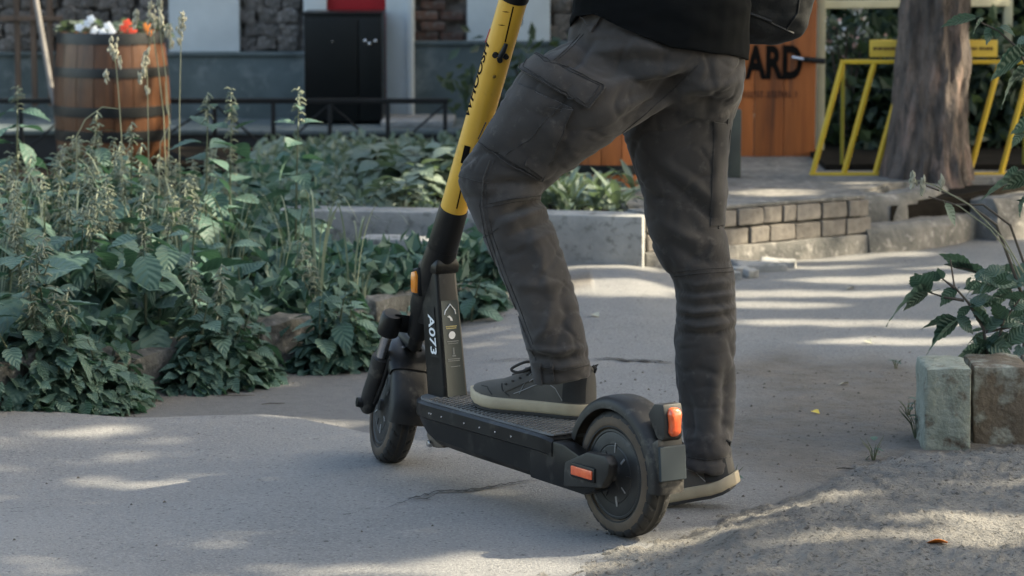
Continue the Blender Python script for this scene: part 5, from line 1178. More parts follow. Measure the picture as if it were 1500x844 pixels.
# front fender with its carrier
ff = ob('front_fender', arc_shell(WB, WR, R(35), R(188), fprof(.149, .043, .03), 40, steer).mesh('front_fender', M_blk2, sharp=45), scoot)
ca = MB(); rings = []
for i, (an, hw, ro) in enumerate(((R(84), .020, .170), (R(95), .030, .163), (R(108), .046, .158), (R(122), .050, .156), (R(134), .050, .1545), (R(140), .047, .153))):
    rings.append([steer(Vector((WB + r_ * math.cos(an), y, WR + r_ * math.sin(an)))) for r_, y in fprof(ro, hw, .030 if i > 1 else .014)])
ob('fender_carrier', MB().loft(rings).mesh('fender_carrier', M_blk, sharp=45), scoot)
for yy in (.018, -.02):
    q = steer(Vector((WB + .159 * math.cos(R(118)), yy, WR + .159 * math.sin(R(118))))); n_ = (q - steer(FAX + Vector((0, yy, 0)))).normalized()
    ob('screw', MB().tube([q - n_ * .003, q + n_ * .001], .0042, 12).mesh('screw', M_steel if yy > 0 else M_ink), ff)
ob('carrier_post', MB().tube([steer(Vector((WB + .160 * math.cos(R(92)), 0, WR + .160 * math.sin(R(92))))), FK(.17, 0, -.02), A(-.30)], [.022, .016, .016], 16).mesh('carrier_post', M_blk), scoot)
for sd in (1, -1):
    a = steer(Vector((WB + .145 * math.cos(R(128)), .047 * sd, WR + .145 * math.sin(R(128))))); b = FK(.005, .052 * sd, -.02)
    ob('fender_stay', MB().tube([a, a.lerp(b, .6) + Vector((-.004, 0, 0)), b], [.006, .005, .006], 8).mesh('fender_stay', M_blk), ff)
cbp = [A(-.29) + Vector((-.03, -.02, 0)), steer(Vector((WB - .14, -.052, .27))), steer(Vector((WB - .15, -.056, .21))), steer(Vector((WB - .12, -.058, .15))), steer(Vector((WB - .02, -.058, .13)))]
def smooth_path(P, n=6):
    out = []
    for i in range(len(P) - 1):
        p0, p1, p2, p3 = P[max(i - 1, 0)], P[i], P[i + 1], P[min(i + 2, len(P) - 1)]
        for k in range(n):
            t_ = k / n; out.append(.5 * ((2 * p1) + (p2 - p0) * t_ + (2 * p0 - 5 * p1 + 4 * p2 - p3) * t_ ** 2 + (3 * p1 - p0 - 3 * p2 + p3) * t_ ** 3))
    return out + [P[-1]]
ob('brake_cable', MB().tube(smooth_path(cbp), .0035, 8).mesh('brake_cable', M_iron), scoot)
# handlebar above the picture's edge
hb = steer(A(.60)); yv = _rot @ Vector((0, 1, 0)); HBZ = A(.60)
bar_l, bar_r = HBZ + yv * .26, HBZ - yv * .26
hbar = ob('handlebar', MB().tube([bar_l, HBZ + yv * .1, HBZ - yv * .1, bar_r], .0135, 16).mesh('handlebar', M_blk), scoot)
for s in (1, -1):
    ob('grip', MB().tube([HBZ + yv * .14 * s, HBZ + yv * .262 * s], .017, 16).mesh('grip', M_iron), hbar)
    ob('brake_lever', MB().tube([HBZ + yv * .13 * s, HBZ + yv * .15 * s + Vector((.05, 0, -.01)), HBZ + yv * .24 * s + Vector((.06, 0, -.02))], [.006, .006, .004], 8).mesh('brake_lever', M_iron), hbar)
ob('display', MB().box(HBZ + Vector((0, 0, .02)), (.07, .08, .03)).mesh('display', M_gloss, bevel=.008), scoot)
def S2W(v): return RC + HD * v.x + LF * v.y + Vector((0, 0, v.z))

# ------------------------------------------------------------------ rider
HEEL_L = G(862, 612, .190); TOE_L = G(690, 592, .190)
def ring(Lp, Rp, dep, ratio, seg=28, ex=2.25, tilt=0.0):
    a, b = D(*Lp, dep), D(*Rp, dep); c = (a + b) / 2; u = (b - a) / 2; m = u.length * ratio; w_ = Vector((0, 1, tilt)).normalized(); out = []
    for k in range(seg):
        t_ = 2 * math.pi * k / seg; cs, sn = math.cos(t_), math.sin(t_)
        out.append(c + u * math.copysign(abs(cs) ** (2 / ex), cs) + w_ * m * math.copysign(abs(sn) ** (2 / ex), sn))
    return out
def dense(rows, n=4):
    """Catmull-Rom between rows of (Lx,Ly,Rx,Ry,dep,ratio)"""
    P = [np.array(r_, float) for r_ in rows]; out = []
    for i in range(len(P) - 1):
        p0, p1, p2, p3 = P[max(i - 1, 0)], P[i], P[i + 1], P[min(i + 2, len(P) - 1)]
        for k in range(n):
            t_ = k / n; out.append(.5 * ((2 * p1) + (p2 - p0) * t_ + (2 * p0 - 5 * p1 + 4 * p2 - p3) * t_ ** 2 + (3 * p1 - p0 - 3 * p2 + p3) * t_ ** 3))
    out.append(P[-1]); return [ring((r_[0], r_[1]), (r_[2], r_[3]), r_[4], r_[5]) for r_ in out]
DL = 5.78; DR = 5.90
left_rows = [(905, 62, 985, 118, 5.83, .6), (840, 60, 985, 152, 5.81, .74), (785, 88, 935, 184, 5.78, .82), (750, 122, 886, 214, 5.78, .85), (716, 180, 846, 245, 5.79, .88), (690, 220, 815, 268, 5.80, .9), (672, 254, 798, 282, 5.80, .9),
             (679, 290, 794, 294, 5.80, .9), (694, 325, 808, 324, 5.79, .9), (712, 362, 822, 360, 5.78, .92), (732, 405, 835, 402, 5.765, .95), (753, 450, 847, 446, 5.75, .98), (768, 500, 857, 490, 5.74, 1.0), (777, 533, 864, 526, 5.735, 1.0), (783, 561, 866, 552, 5.735, .98)]
right_rows = [(890, 40, 1092, 70, 5.90, .75), (896, 90, 1093, 104, 5.90, .8), (903, 140, 1087, 142, 5.91, .82), (909, 185, 1073, 186, 5.92, .84), (924, 232, 1069, 228, 5.92, .88), (940, 288, 1067, 280, 5.92, .9), (948, 340, 1064, 332, 5.92, .92), (966, 385, 1072, 378, 5.915, .98), (986, 412, 1077, 404, 5.91, 1.02),
              (990, 450, 1079, 448, 5.905, 1.05), (989, 500, 1079, 500, 5.90, 1.05), (991, 560, 1079, 560, 5.89, 1.05), (997, 620, 1077, 622, 5.86, 1.08), (1000, 655, 1072, 659, 5.835, 1.15), (1001, 684, 1069, 691, 5.825, 1.18)]
pel_rows = [(852, -30, 1082, -10, 5.85, .72), (846, 10, 1088, 30, 5.85, .74), (832, 50, 1092, 76, 5.85, .76), (838, 92, 1090, 118, 5.85, .76), (880, 125, 1080, 150, 5.86, .70), (925, 150, 1050, 170, 5.86, .55)]
pm_ = MB()
for rows in (left_rows, right_rows, pel_rows): pm_.loft(dense(rows))
pants_me = remesh(pm_, 0.0042, 'trousers', M_pants, 16)
# folds: ridges and creases laid along lines of the photograph on the camera side of the cloth
FOLDS = []
def fold(poly, w_, amp): FOLDS.append((np.array(interp(poly, 4)), w_, amp))
rr = random.Random(4)
for i, y in enumerate((414, 424, 433, 442, 452, 461, 472, 484)):
    fold([(985 + rr.uniform(0, 20), y + rr.uniform(-3, 3)), (1020, y + 5 + rr.uniform(-3, 3)), (1050, y + 2 + rr.uniform(-3, 3)), (1082, y - 3)], 4.5, (.0042 if i % 2 == 0 else -.0042) * rr.uniform(.7, 1.2))
for pl_, w_, a_ in (([(800, 283), (760, 286), (716, 300)], 7, .006), ([(800, 292), (770, 300), (725, 318)], 6, -.006), ([(806, 303), (770, 316), (730, 330)], 7, .006), ([(812, 322), (780, 330), (745, 345)], 6, -.005), ([(796, 272), (750, 268), (700, 270)], 7, -.005), ([(815, 340), (785, 352), (755, 362)], 8, .004),
                    ([(905, 150), (960, 128), (1040, 118)], 9, -.005), ([(880, 135), (940, 112), (1030, 98)], 9, .004), ([(860, 98), (930, 88), (1010, 92)], 10, -.004), ([(850, 80), (920, 70), (990, 78)], 9, .004), ([(905, 190), (960, 150), (1005, 112), (1035, 84)], 11, -.009),
                    ([(1080, 120), (1040, 128), (1000, 122)], 8, .005), ([(1076, 150), (1040, 152), (1000, 145)], 8, -.005), ([(1070, 168), (1035, 172), (990, 165)], 7, .005), ([(960, 250), (1010, 290), (1058, 330)], 9, -.004), ([(970, 240), (1020, 275), (1062, 300)], 10, .004), ([(960, 320), (1010, 350), (1060, 360)], 9, .004), ([(975, 350), (1020, 380), (1070, 385)], 9, -.004),
                    ([(740, 415), (790, 420), (835, 412)], 8, .003), ([(770, 510), (815, 516), (860, 508)], 5, .0045), ([(772, 520), (820, 527), (862, 518)], 5, -.0045), ([(776, 532), (820, 539), (863, 531)], 5, .004), ([(778, 505), (800, 480), (810, 440)], 7, .003), ([(820, 505), (832, 460), (822, 400)], 9, -.003), ([(800, 420), (790, 370), (770, 340)], 10, .004),
                    ([(1000, 560), (1010, 600), (1012, 660)], 10, -.004), ([(1050, 520), (1045, 590), (1040, 650)], 12, .004), ([(1065, 540), (1062, 600), (1058, 660)], 7, -.003), ([(1000, 640), (1040, 645), (1072, 640)], 8, .003), ([(1004, 672), (1040, 676), (1070, 672)], 6, -.003),
                    ([(775, 180), (820, 200), (850, 225)], 9, .003), ([(740, 210), (790, 235), (820, 255)], 9, -.003), ([(850, 60), (830, 78), (800, 100)], 7, .004), ([(870, 60), (850, 85), (825, 110)], 6, -.004), ([(905, 45), (930, 60), (980, 75)], 8, .003)): fold(pl_, w_, a_)
V = co(pants_me).astype(np.float64); Nn = nor(pants_me).astype(np.float64)
q = V - np.array(CAM); fdep = q @ np.array(FW); px_ = 750 + F_PX * q[:, 0] / fdep; py_ = 422 - F_PX * (q @ np.array(UP)) / fdep
face_cam = np.clip(-(Nn * (q / np.linalg.norm(q, axis=1)[:, None])).sum(1) * 2.5 + .15, 0, 1)
disp = np.zeros(len(V))
for P_, w_, a_ in FOLDS:
    n = len(P_); best = np.full(len(V), 1e9); bt = np.zeros(len(V))
    sel = (px_ > P_[:, 0].min() - 30) & (px_ < P_[:, 0].max() + 30) & (py_ > P_[:, 1].min() - 30) & (py_ < P_[:, 1].max() + 30)
    ii = np.where(sel)[0]
    for k, (x, y) in enumerate(P_):
        d2 = (px_[ii] - x) ** 2 + (py_[ii] - y) ** 2; m = d2 < best[ii]; best[ii[m]] = d2[m]; bt[ii[m]] = k / max(1, n - 1)
    disp[ii] += 2.4 * a_ * np.exp(-best[ii] / (w_ * w_)) * np.sin(np.pi * np.clip(bt[ii] * .9 + .07, 0, 1)) * face_cam[ii]
nzv = np.array([noise.fractal(Vector((p[0] * 9, p[1] * 9, p[2] * 5)), 1, 2, 3) for p in V]) * .0026
cre = np.array([noise.noise(Vector((p[0] * 10 + 3, p[1] * 10, p[2] * 13))) for p in V]); cr2 = np.array([noise.noise(Vector((p[0] * 17, p[1] * 17 + 5, p[2] * 24))) for p in V])
nzv = nzv * 1.3 - .0034 * np.exp(-(cre / .11) ** 2) - .0018 * np.exp(-(cr2 / .13) ** 2)
back = np.array([noise.noise(Vector((p[0] * 8, p[1] * 8, p[2] * 30))) for p in V]) * .003 * (1 - face_cam)
V2 = V + Nn * (disp + nzv + back)[:, None]; setco(pants_me, V2)
person = empty('person', (0.30, 5.86, 0.0), 'person in dark cargo trousers and black top with one foot on the scooter', 'person')
bvh = BVHTree.FromPolygons([tuple(v.co) for v in pants_me.vertices], [tuple(p.vertices) for p in pants_me.polygons])
def hit(x, y, off=0.0):
    d = ray(x, y).normalized(); h_, n_, i_, t_ = bvh.ray_cast(CAM, d)
    if h_ is None: return None, None
    if n_.dot(d) > 0: n_ = -n_
    return h_ + n_ * off, n_
cam_inv = person.location.copy()
trousers = wob('trousers', pants_me, person); trousers['label'] = 'faded charcoal cargo trousers with flap pockets'
def seam(poly, r_, mat, name, off=.0003, dash=False):
    pts = [hit(x, y, off)[0] for x, y in interp(poly, 2.2)]; run = []; runs = []
    for p in pts:
        if p is None or (run and (p - run[-1]).length > .03):
            if len(run) > 2: runs.append(run)
            run = [] if p is None else [p]
        else: run.append(p)
    if len(run) > 2: runs.append(run)
    mb = MB()
    for r1 in runs:
        r1 = [r1[0]] + [(r1[i - 1] + r1[i] * 2 + r1[i + 1]) / 4 for i in range(1, len(r1) - 1)] + [r1[-1]]
        if dash:
            for k in range(0, len(r1) - 2, 3): mb.tube(r1[k:k + 3], r_, 5)
        else: mb.tube(r1, r_, 6)
    if mb.v: wob(name, mb.mesh(name, mat, clean=False), person).parent = trousers
def fix_child(o):
    o.parent = trousers
def patch(quad, nx_, ny_, off, th, name, mat, bulge=0.0):
    (a, b, c, d) = quad; g = []
    for j in range(ny_ + 1):
        row = []
        for i in range(nx_ + 1):
            u, v = i / nx_, j / ny_; x = (a[0] * (1 - u) + b[0] * u) * (1 - v) + (d[0] * (1 - u) + c[0] * u) * v; y = (a[1] * (1 - u) + b[1] * u) * (1 - v) + (d[1] * (1 - u) + c[1] * u) * v
            e_ = min(u, 1 - u, v, 1 - v); h_, n_ = hit(x, y)
            for k_ in range(1, 30):
                if h_ is not None: break
                xm, ym = sum(p[0] for p in quad) / 4, sum(p[1] for p in quad) / 4; h_, n_ = hit(x + (xm - x) * k_ / 30, y + (ym - y) * k_ / 30)
            row.append((h_, n_, off + bulge * min(1, e_ * 5) + noise.noise(Vector((x * .05, y * .05, 3))) * .0018))
        g.append(row)
    # smooth the base points
    B = np.array([[list(p[0]) for p in r_] for r_ in g]); NN = np.array([[list(p[1]) for p in r_] for r_ in g])
    for _ in range(2): B[1:-1, 1:-1] = (B[1:-1, 1:-1] * 2 + B[:-2, 1:-1] + B[2:, 1:-1] + B[1:-1, :-2] + B[1:-1, 2:]) / 6; NN[1:-1, 1:-1] = (NN[1:-1, 1:-1] + NN[:-2, 1:-1] + NN[2:, 1:-1] + NN[1:-1, :-2] + NN[1:-1, 2:]) / 5
    NN /= np.linalg.norm(NN, axis=2)[:, :, None]; O = np.array([[p[2] for p in r_] for r_ in g])[:, :, None]
    T = (B + NN * (O + th)).reshape(-1, 3); U = (B - NN * .004).reshape(-1, 3); n = len(T); W_ = nx_ + 1; f = []
    for j in range(ny_):
        for i in range(nx_): k = j * W_ + i; f += [(k, k + 1, k + W_ + 1, k + W_)]
    bd = [i for i in range(W_)] + [j * W_ + nx_ for j in range(1, ny_ + 1)] + [ny_ * W_ + i for i in range(nx_ - 1, -1, -1)] + [j * W_ for j in range(ny_ - 1, 0, -1)]
    for a_, b_ in zip(bd, bd[1:] + bd[:1]): f.append((a_, a_ + n, b_ + n, b_))
    o = wob(name, MB().add(list(T) + list(U), f).mesh(name, mat, sharp=35), person); o.parent = trousers; return o
pk = patch(((758, 122), (838, 158), (793, 262), (703, 208)), 26, 24, .002, .003, 'cargo_pocket', M_pants, .004)
fp_ = patch(((779, 78), (886, 128), (862, 158), (764, 104)), 30, 10, .0075, .0035, 'pocket_flap', M_pants, .002)
patch(((800, 156), (840, 160), (795, 258), (768, 240)), 12, 20, .0065, .002, 'pocket_pleat', M_pants, .001)
for poly in ([(779, 80), (884, 129), (861, 157), (766, 105), (779, 80)], [(783, 84), (878, 129), (858, 152), (771, 103), (783, 84)]): seam(poly, .0011, M_seam, 'seam', .0128)
seam([(768, 106), (862, 158), (885, 129)], .0016, M_seaml, 'worn_edge', .0115)
seam([(760, 108), (735, 140), (704, 206)], .0014, M_seam, 'seam', .006); seam([(822, 150), (775, 205), (742, 228)], .0012, M_seam, 'seam', .009); seam([(838, 160), (810, 225), (793, 262)], .0012, M_seam, 'seam', .008); seam([(703, 209), (745, 240), (793, 264)], .0013, M_seam, 'seam', .004)
for dx in (0, 5): seam([(855 - dx, 50), (835 - dx, 72), (812 - dx, 92)], .0010, M_seam, 'seam')
seam([(718, 235), (708, 262), (706, 300), (716, 345), (735, 400), (757, 455), (775, 505), (785, 528)], .0018, M_seaml, 'side_seam'); seam([(724, 235), (713, 262), (712, 300), (722, 345), (741, 400), (763, 455), (781, 505)], .0011, M_seam, 'side_seam'); seam([(714, 262), (702, 300), (711, 345), (730, 400)], .0010, M_seam, 'side_seam')
seam([(672, 258), (700, 266), (716, 268)], .0012, M_seam, 'knee_seam'); seam([(708, 300), (750, 291), (796, 286)], .0014, M_seam, 'knee_seam'); seam([(709, 305), (752, 296), (797, 291)], .0010, M_seam, 'knee_seam'); seam([(700, 352), (718, 343), (730, 334)], .0012, M_seam, 'knee_seam')
seam([(786, 536), (825, 543), (865, 534)], .0012, M_seam, 'hem_seam'); seam([(1003, 669), (1035, 674), (1069, 670)], .0012, M_seam, 'hem_seam')
seam([(988, 405), (1030, 400), (1076, 398)], .0013, M_seam, 'knee_seam'); seam([(987, 399), (1030, 394), (1075, 392)], .0010, M_seam, 'knee_seam')
seam([(1066, 175), (1058, 230), (1060, 290), (1052, 335)], .0022, M_seam, 'side_seam'); seam([(1070, 190), (1063, 240), (1062, 290)], .0014, M_seaml, 'side_seam')
seam([(911, 195), (940, 172), (985, 132), (1022, 96)], .0012, M_seam, 'seat_seam')
patch(((1046, 178), (1068, 182), (1061, 330), (1040, 332)), 8, 24, .0005, .0015, 'cargo_pocket', M_pants, .003)
# hem tab and strap on the left hem
patch(((783, 532), (793, 534), (796, 562), (786, 561)), 4, 8, .003, .003, 'hem_tab', M_pants, .001)
patch(((806, 532), (810, 532), (812, 558), (808, 558)), 2, 8, .003, .002, 'hem_strap', M_seam, .0)
# belt loops
patch(((874, 30), (882, 26), (868, 48), (862, 44)), 3, 6, .004, .003, 'belt_loop', M_pants)
# shoes
def shoe(name, heel, toe, pitch, roll, label, ls=0.295, flex=0.0):
    d = (toe - heel); d.z = 0; yw = math.atan2(d.y, d.x)
    srot = (Matrix.Rotation(yw, 3, 'Z') @ Matrix.Rotation(pitch, 3, 'Y') @ Matrix.Rotation(roll, 3, 'X')).to_euler()
    st_ = [0, .03, .08, .16, .26, .38, .50, .62, .74, .84, .92, .97, 1.0]
    hw = [.012, .024, .031, .034, .034, .034, .037, .042, .045, .042, .034, .022, .008]
    zt = [.098, .108, .112, .108, .104, .100, .090, .077, .064, .056, .048, .040, .034]
    cen = [0, 0, 0, .001, .002, .003, .004, .005, .005, .003, 0, -.002, -.003]
    spg = lambda t_: .010 * max(0, (t_ - .72) / .28) ** 2 + max(0, t_ - .60) * ls * math.tan(flex) + .012 * (max(0, 1 - t_ / .16)) ** 2 * (1 if flex else 0)
    sole, up_ = [], []
    for t_, w_, z_, c_ in zip(st_, hw, zt, cen):
        x = t_ * ls; z0 = spg(t_); wv = w_ * 1.1 + .003
        sole.append([Vector((x + (.006 if t_ == 1 else (-.006 if t_ == 0 else 0)), c_ + y * wv, z0 + z)) for y, z in ((-.92, 0.006), (-1, .012), (-1.0, .026), (-.95, .031), (.95, .031), (1.0, .026), (1, .012), (.92, .006))])
        rg_ = []
        tw = .62 if t_ < .5 else .62 + .2 * (t_ - .5) * 2
        for k in range(17):
            a_ = math.pi * k / 16; cs, sn = math.cos(a_), math.sin(a_); ex = .55
            rg_.append(Vector((x, c_ + w_ * math.copysign(abs(cs) ** .55, cs) * (1 - (1 - tw) * sn ** 3 * (.5 if t_ > .5 else .8)), .024 + z0 + (z_ - .024) * abs(sn) ** .72)))
        up_.append(rg_ + [Vector((x, c_ - w_ * .5, .022 + z0)), Vector((x, c_ + w_ * .5, .022 + z0))])
    ub = MB().loft(up_).mesh('upper', M_suede, sharp=60)
    o = up = ob(name, ub, loc=heel, rot=srot); o['label'] = label; ob('sole', MB().loft(sole).mesh('sole', M_sole, sharp=40, bevel=.002), o)
    ou = [[Vector((p.x, p.y, p.z)) for p in (r_[0] + Vector((0, 0, -.006)), r_[0] + Vector((0, 0, .001)), r_[7] + Vector((0, 0, .001)), r_[7] + Vector((0, 0, -.006)))] for r_ in sole[1:-1]]
    ob('outsole', MB().loft(ou).mesh('outsole', M_outs, bevel=.001), o)
    bv = BVHTree.FromPolygons([tuple(v.co) for v in ub.vertices], [tuple(p.vertices) for p in ub.polygons])
    def on(t_, zf, side, off=.0008):
        h_ = bv.ray_cast(Vector((t_ * ls, side * .2, zf)), Vector((0, -side, 0)))
        return None if h_[0] is None else h_[0] + Vector((0, side * off, 0))
    def line(pts, r_, mat, nm, side, off=.0006):
        P_ = []
        for (a, b), (c, d_) in zip(pts[:-1], pts[1:]):
            for k in range(6):
                p = on(a + (c - a) * k / 6, b + (d_ - b) * k / 6, side, off)
                if p: P_.append(p)
        if len(P_) > 2: ob(nm, MB().tube(P_, r_, 6).mesh(nm, mat, clean=False), up)
    def panel(grid, mat, nm, side, off=.0014):
        rows = len(grid); cols = len(grid[0]); P_ = []
        for r_ in grid:
            for a, b in r_:
                p = on(a, b, side, off) or Vector((a * ls, side * .03, b)); P_.append(p)
        n = len(P_); base = [p - Vector((0, side * (.003), 0)) for p in P_]
        f = [(j * cols + i, j * cols + i + 1, (j + 1) * cols + i + 1, (j + 1) * cols + i) for j in range(rows - 1) for i in range(cols - 1)]
        bd = list(range(cols)) + [j * cols + cols - 1 for j in range(1, rows)] + [(rows - 1) * cols + i for i in range(cols - 2, -1, -1)] + [j * cols for j in range(rows - 2, 0, -1)]
        f += [(a, a + n, b + n, b) for a, b in zip(bd, bd[1:] + bd[:1])]
        ob(nm, MB().add(P_ + base, f).mesh(nm, mat, sharp=40), up)
    for side in (1, -1):
        panel([[(.02 + .016 * i, .034 + (.075 + .0 * i) * j / 6 * (1 - .035 * i)) for i in range(11)] for j in range(7)], M_shoed, 'heel_panel', side)
        panel([[(.40 + .024 * i, .090 - .0035 * i - .012 * j / 3) for i in range(11)] for j in range(4)], M_suede, 'eyestay', side, .0022)
        line([(.18, .036), (.24, .060), (.32, .072), (.40, .064), (.50, .050), (.58, .040)], .0009, M_hubl, 'stitch', side); line([(.46, .085), (.50, .060), (.53, .038)], .0009, M_gmark, 'stitch', side); line([(.60, .036), (.66, .048), (.68, .062)], .0013, M_shoed, 'stitch', side); line([(.74, .036), (.80, .050), (.88, .050)], .0010, M_shoed, 'stitch', side)
        for k in range(5):
            p = on(.44 + .05 * k, .088 - .007 * k, side, .002)
            if p: ob('eyelet', MB().tube([p - Vector((0, side * .002, 0)), p + Vector((0, side * .0012, 0))], .0022, 8).mesh('eyelet', M_outs), up)
        p = on(.40, .080, side, .003); p2 = on(.45, .070, side, .003)
        if side > 0 and p and p2: ob('tag', MB().tube([p, p2], .0028, 6, flat=.4).mesh('tag', M_hubl), up)
    for k in range(5):
        t_ = .42 + .055 * k; z_ = .0985 - .008 * k; ob('lace', MB().tube([(t_ * ls, -.026, z_ - .008), (t_ * ls + .004, -.010, z_ + .007), (t_ * ls + .002, .010, z_ + .008), (t_ * ls, .026, z_ - .008)], .0032, 7).mesh('lace', M_outs, clean=False), up)
    ob('lace_bow', MB().tube(smooth_path([Vector((.44 * ls, .005, .105)), Vector((.50 * ls, .030, .108)), Vector((.60 * ls, .038, .092)), Vector((.54 * ls, .034, .086)), Vector((.44 * ls, .012, .102))]), .003, 7).mesh('lace_bow', M_outs, clean=False), up)
    ob('tongue', MB().loft([[Vector((x, y, z + dz)) for y, dz in ((-.022, 0), (.022, 0), (.018, .008), (-.018, .008))] for x, z in ((.33 * ls, .112), (.42 * ls, .100), (.55 * ls, .082))]).mesh('tongue', M_shoed, bevel=.003), up)
    ob('heel_loop', MB().tube([(.0, -.004, .095), (-.006, 0, .104), (.0, .004, .110)], .003, 6).mesh('heel_loop', M_shoed, clean=False), up)
    return o
def adopt(o):
    o.parent = person; o.location = o.location - person.location
sh1 = shoe('shoe', HEEL_L + (HEEL_L - TOE_L).normalized() * .012, TOE_L, 0, 0, 'olive grey suede shoe resting on the deck'); adopt(sh1)
hR = G(1062, 750, .0); bR = G(985, 742, .0); hR = G(1068, 752)
dR = Vector((-.95, .31, 0)).normalized(); hR3 = Vector((D(1081, 730, 5.80).x, 5.80, .038)); 
sh2 = shoe('shoe', hR3, hR3 + dR * .29, R(13), 0, 'olive grey shoe standing on the ground with its heel raised', flex=R(13)); adopt(sh2)

# body inside the clothes: one continuous surface with head, arms and hands
def shrink(rows, k): 
    out = []
    for r_ in rows:
        cx, cy = (r_[0] + r_[2]) / 2, (r_[1] + r_[3]) / 2; out.append((cx + (r_[0] - cx) * k, cy + (r_[1] - cy) * k, cx + (r_[2] - cx) * k, cy + (r_[3] - cy) * k, r_[4], r_[5])); 
    return out
tor = [(850, 0, 1086, 24, 5.85, .62), (862, -60, 1082, -50, 5.85, .60), (868, -130, 1080, -125, 5.85, .62), (870, -200, 1074, -200, 5.86, .68), (885, -255, 1056, -255, 5.86, .7), (915, -285, 1010, -288, 5.86, .75), (930, -310, 995, -312, 5.85, .85), (928, -340, 992, -342, 5.84, .95)]
bd = MB(); bd.loft(dense(shrink(left_rows[1:], .62))); bd.loft(dense(shrink(right_rows, .66))); bd.loft(dense(shrink(pel_rows, .62))); bd.loft(dense(shrink(tor, .86)[:-2] + tor[-2:]))
hc_ = D(948, -395, 5.84); fdir = HD.copy(); side = LF.copy()
hr = []
for z, w_, dpt, off in ((-.125, .02, .03, .05), (-.115, .045, .06, .035), (-.08, .060, .085, .015), (-.04, .070, .095, .004), (0, .076, .100, 0), (.04, .078, .100, -.004), (.075, .070, .090, -.008), (.10, .052, .066, -.01), (.115, .022, .03, -.01)):
    hr.append([hc_ + fdir * (off + dpt * math.cos(2 * math.pi * k / 24)) + side * w_ * math.sin(2 * math.pi * k / 24) + Vector((0, 0, z)) for k in range(24)])
bd.loft(hr)
bd.tube([hc_ + fdir * .092 + Vector((0, 0, .012)), hc_ + fdir * .112 + Vector((0, 0, -.022)), hc_ + fdir * .095 + Vector((0, 0, -.034))], [.008, .013, .010], 10)
for s in (1, -1):
    e_ = hc_ + side * .078 * s - fdir * .005; bd.tube([e_ + Vector((0, 0, .028)), e_ + side * .008 * s, e_ + Vector((0, 0, -.03))], [.008, .013, .008], 8)
shc = D(962, -250, 5.86); gl, gr_ = S2W(HBZ + yv * .20), S2W(HBZ - yv * .20)
SH = {1: shc + LF * .175, -1: shc - LF * .175}; GRP = {1: gl, -1: gr_}; EL = {}
for s in (1, -1):
    el = SH[s].lerp(GRP[s], .5) + LF * s * .10 + Vector((.05, 0, -.06)); EL[s] = el; wr = GRP[s].lerp(el, .28) + Vector((0, 0, .02))
    bd.tube([SH[s] - LF * s * .06, SH[s], SH[s].lerp(el, .5), el, el.lerp(wr, .4), wr], [.05, .05, .044, .036, .034, .024], 16)
    bdir = S2W(yv) - S2W(Vector((0, 0, 0))); fw_ = (GRP[s] - wr).normalized()
    bd.tube([wr, wr.lerp(GRP[s], .45), wr.lerp(GRP[s], .85) + Vector((0, 0, .02))], [.024, .034, .036], 12, flat=.55)
    for k in range(4):
        b0 = GRP[s] + bdir * (.033 - .021 * k) + Vector((0, 0, .022)); l_ = (1, 1.1, 1.05, .85)[k]
        bd.tube([b0 - fw_ * .02, b0 + fw_ * .018 * l_ + Vector((0, 0, .004)), b0 + fw_ * .034 * l_ + Vector((0, 0, -.016)), b0 + fw_ * .022 * l_ + Vector((0, 0, -.040)), b0 + Vector((0, 0, -.046))], [.010, .010, .009, .0085, .007], 8)
    t0 = GRP[s] - bdir * .0 * s - bdir * (.035 * s if s > 0 else -.035) - fw_ * .03; bd.tube([wr.lerp(GRP[s], .5), t0 + Vector((0, 0, .0)), t0 + fw_ * .03 + Vector((0, 0, -.022)), t0 + fw_ * .05 + Vector((0, 0, -.026))], [.014, .012, .010, .008], 8)
body = wob('body', remesh(bd, .007, 'body', M_skin, 2), person)
for s in (1, -1):
    ec = hc_ + fdir * .088 + side * .032 * s + Vector((0, 0, .012)); ob_ = wob('eye', MB().tube([ec - fdir * .01, ec, ec + fdir * .008], [.012, .013, .005], 12).mesh('eye', M_ink), person)
wob('mouth', MB().tube([hc_ + fdir * .093 + side * .024 + Vector((0, 0, -.062)), hc_ + fdir * .102 + Vector((0, 0, -.062)), hc_ + fdir * .093 - side * .024 + Vector((0, 0, -.062))], [.002, .004, .002], 8).mesh('mouth', pm('lips', (.36, .14, .12), rough=.5)), person)
hm = MB(); hr2 = []
for z, w_, dpt, off in ((-.05, .070, .078, -.032), (-.01, .084, .094, -.022), (.03, .088, .105, -.012), (.07, .084, .104, -.004), (.10, .066, .084, -.004), (.125, .035, .045, -.006)):
    hr2.append([hc_ + fdir * (off + dpt * math.cos(2 * math.pi * k / 24)) + side * w_ * math.sin(2 * math.pi * k / 24) + Vector((0, 0, z)) for k in range(24)])
wob('hair', hm.loft(hr2).mesh('hair', M_hair), person)
# black top
jk = MB()
jrows = [(838, 52, 1096, 92, 5.85, .80), (836, 30, 1098, 68, 5.85, .80), (842, 0, 1100, 34, 5.85, .80), (850, -60, 1098, -40, 5.85, .76), (856, -130, 1096, -120, 5.85, .74), (860, -200, 1088, -198, 5.86, .76), (878, -258, 1064, -258, 5.86, .78), (910, -288, 1016, -290, 5.86, .8), (924, -305, 1002, -306, 5.855, .9)]
def dense_j(rows): return dense(rows, 5)
jk.loft(dense_j(jrows))
for s in (1, -1):
    el = EL[s]; wr = GRP[s].lerp(el, .30) + Vector((0, 0, .02)); jk.tube([SH[s] - LF * s * .08, SH[s], SH[s].lerp(el, .5), el, el.lerp(wr, .5), wr], [.07, .066, .058, .05, .044, .036], 18)
jm = remesh(jk, .006, 'top', M_jack, 5); Vj = co(jm).astype(np.float64); Nj = nor(jm).astype(np.float64)
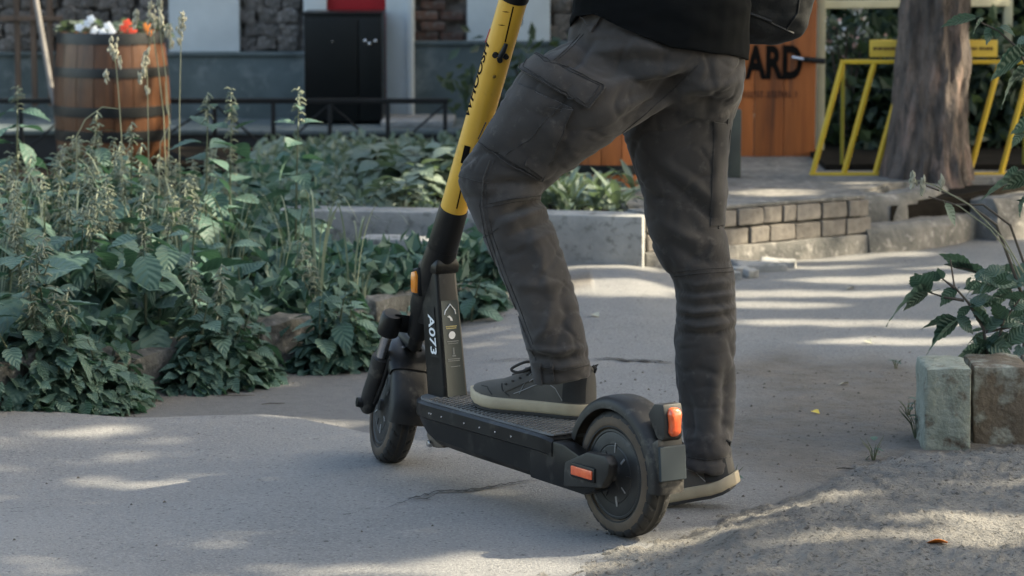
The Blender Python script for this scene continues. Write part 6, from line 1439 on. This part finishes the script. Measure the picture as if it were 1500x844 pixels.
dj = np.array([noise.fractal(Vector((p[0] * 7, p[1] * 7, p[2] * 14)), 1, 2, 3) for p in Vj]) * .007
# the hem is cut along the line in the photograph: lift the lower edge towards the front
qj = Vj - np.array(CAM); fj = qj @ np.array(FW); jx = 750 + F_PX * qj[:, 0] / fj; jy = 422 - F_PX * (qj @ np.array(UP)) / fj
HX = [820, 834, 846, 870, 890, 910, 940, 985, 1030, 1070, 1100]; HY = [50, 44, 24, 20, 30, 40, 52, 68, 75, 81, 88]
hemy = np.interp(jx, HX, HY); over = np.clip(jy - hemy, 0, None)
Vj = Vj + Nj * dj[:, None]; Vj[:, 2] += over / F_PX * fj * .98
setco(jm, Vj); wob('top', jm, person)['label'] = 'plain black top with long sleeves'
# cord hanging at the waist
seam([(846, 22), (856, 24), (862, 36), (866, 42)], .0012, M_seaml, 'drawcord', .012)
# ------------------------------------------------------------------ bag on the rider's back
bagE = empty('bag', D(1100, 30, 5.98), 'black soft bag hanging behind the rider\'s back above the trousers', 'bag')
brow = [(1085, 66, 1130, 65, 6.0, .5), (1062, 52, 1166, 55, 6.0, .55), (1040, 34, 1182, 40, 6.0, .55), (1022, 14, 1189, 18, 6.0, .55), (1010, -8, 1193, -6, 6.0, .55), (1006, -50, 1192, -50, 6.0, .55), (1006, -110, 1186, -110, 6.0, .55), (1012, -170, 1170, -172, 6.0, .5), (1030, -200, 1140, -202, 6.0, .4)]
bgm = remesh(MB().loft(dense(brow, 5)), .006, 'bag_body', M_bag, 3); Vb = co(bgm).astype(np.float64); Nb = nor(bgm).astype(np.float64)
db = np.array([noise.fractal(Vector((p[0] * 12, p[1] * 12, p[2] * 16)), 1, 2, 3) for p in Vb]) * .008; setco(bgm, Vb + Nb * db[:, None])
bvh2 = BVHTree.FromPolygons([tuple(v.co) for v in bgm.vertices], [tuple(p.vertices) for p in bgm.polygons])
def bline(poly, r_, nm, mat, off=.001):
    P_ = []
    for x, y in interp(poly, 4):
        h_ = bvh2.ray_cast(CAM, ray(x, y).normalized())
        if h_[0] is not None: P_.append(h_[0] - ray(x, y).normalized() * off)
    if len(P_) > 2: wob(nm, MB().tube(P_, r_, 8).mesh(nm, mat, clean=False), bagE)
wob('bag_body', bgm, bagE)
bline([(1026, 6), (1060, 8), (1095, 18), (1130, 34), (1162, 49)], .0028, 'piping', M_bag); bline([(1150, 45), (1168, 20), (1172, -10)], .0026, 'piping', M_bag); bline([(1080, -30), (1080, 0), (1078, 12)], .006, 'strap', M_iron); bline([(1068, 16), (1098, 20), (1130, 32)], .004, 'zip', M_iron, .002)
wob('shoulder_strap', MB().tube(smooth_path([D(1150, -180, 5.95), D(1080, -262, 5.80), D(960, -230, 5.68), D(890, -120, 5.70), D(900, -60, 5.72)]), .016, 8, flat=.2).mesh('shoulder_strap', M_iron), bagE)
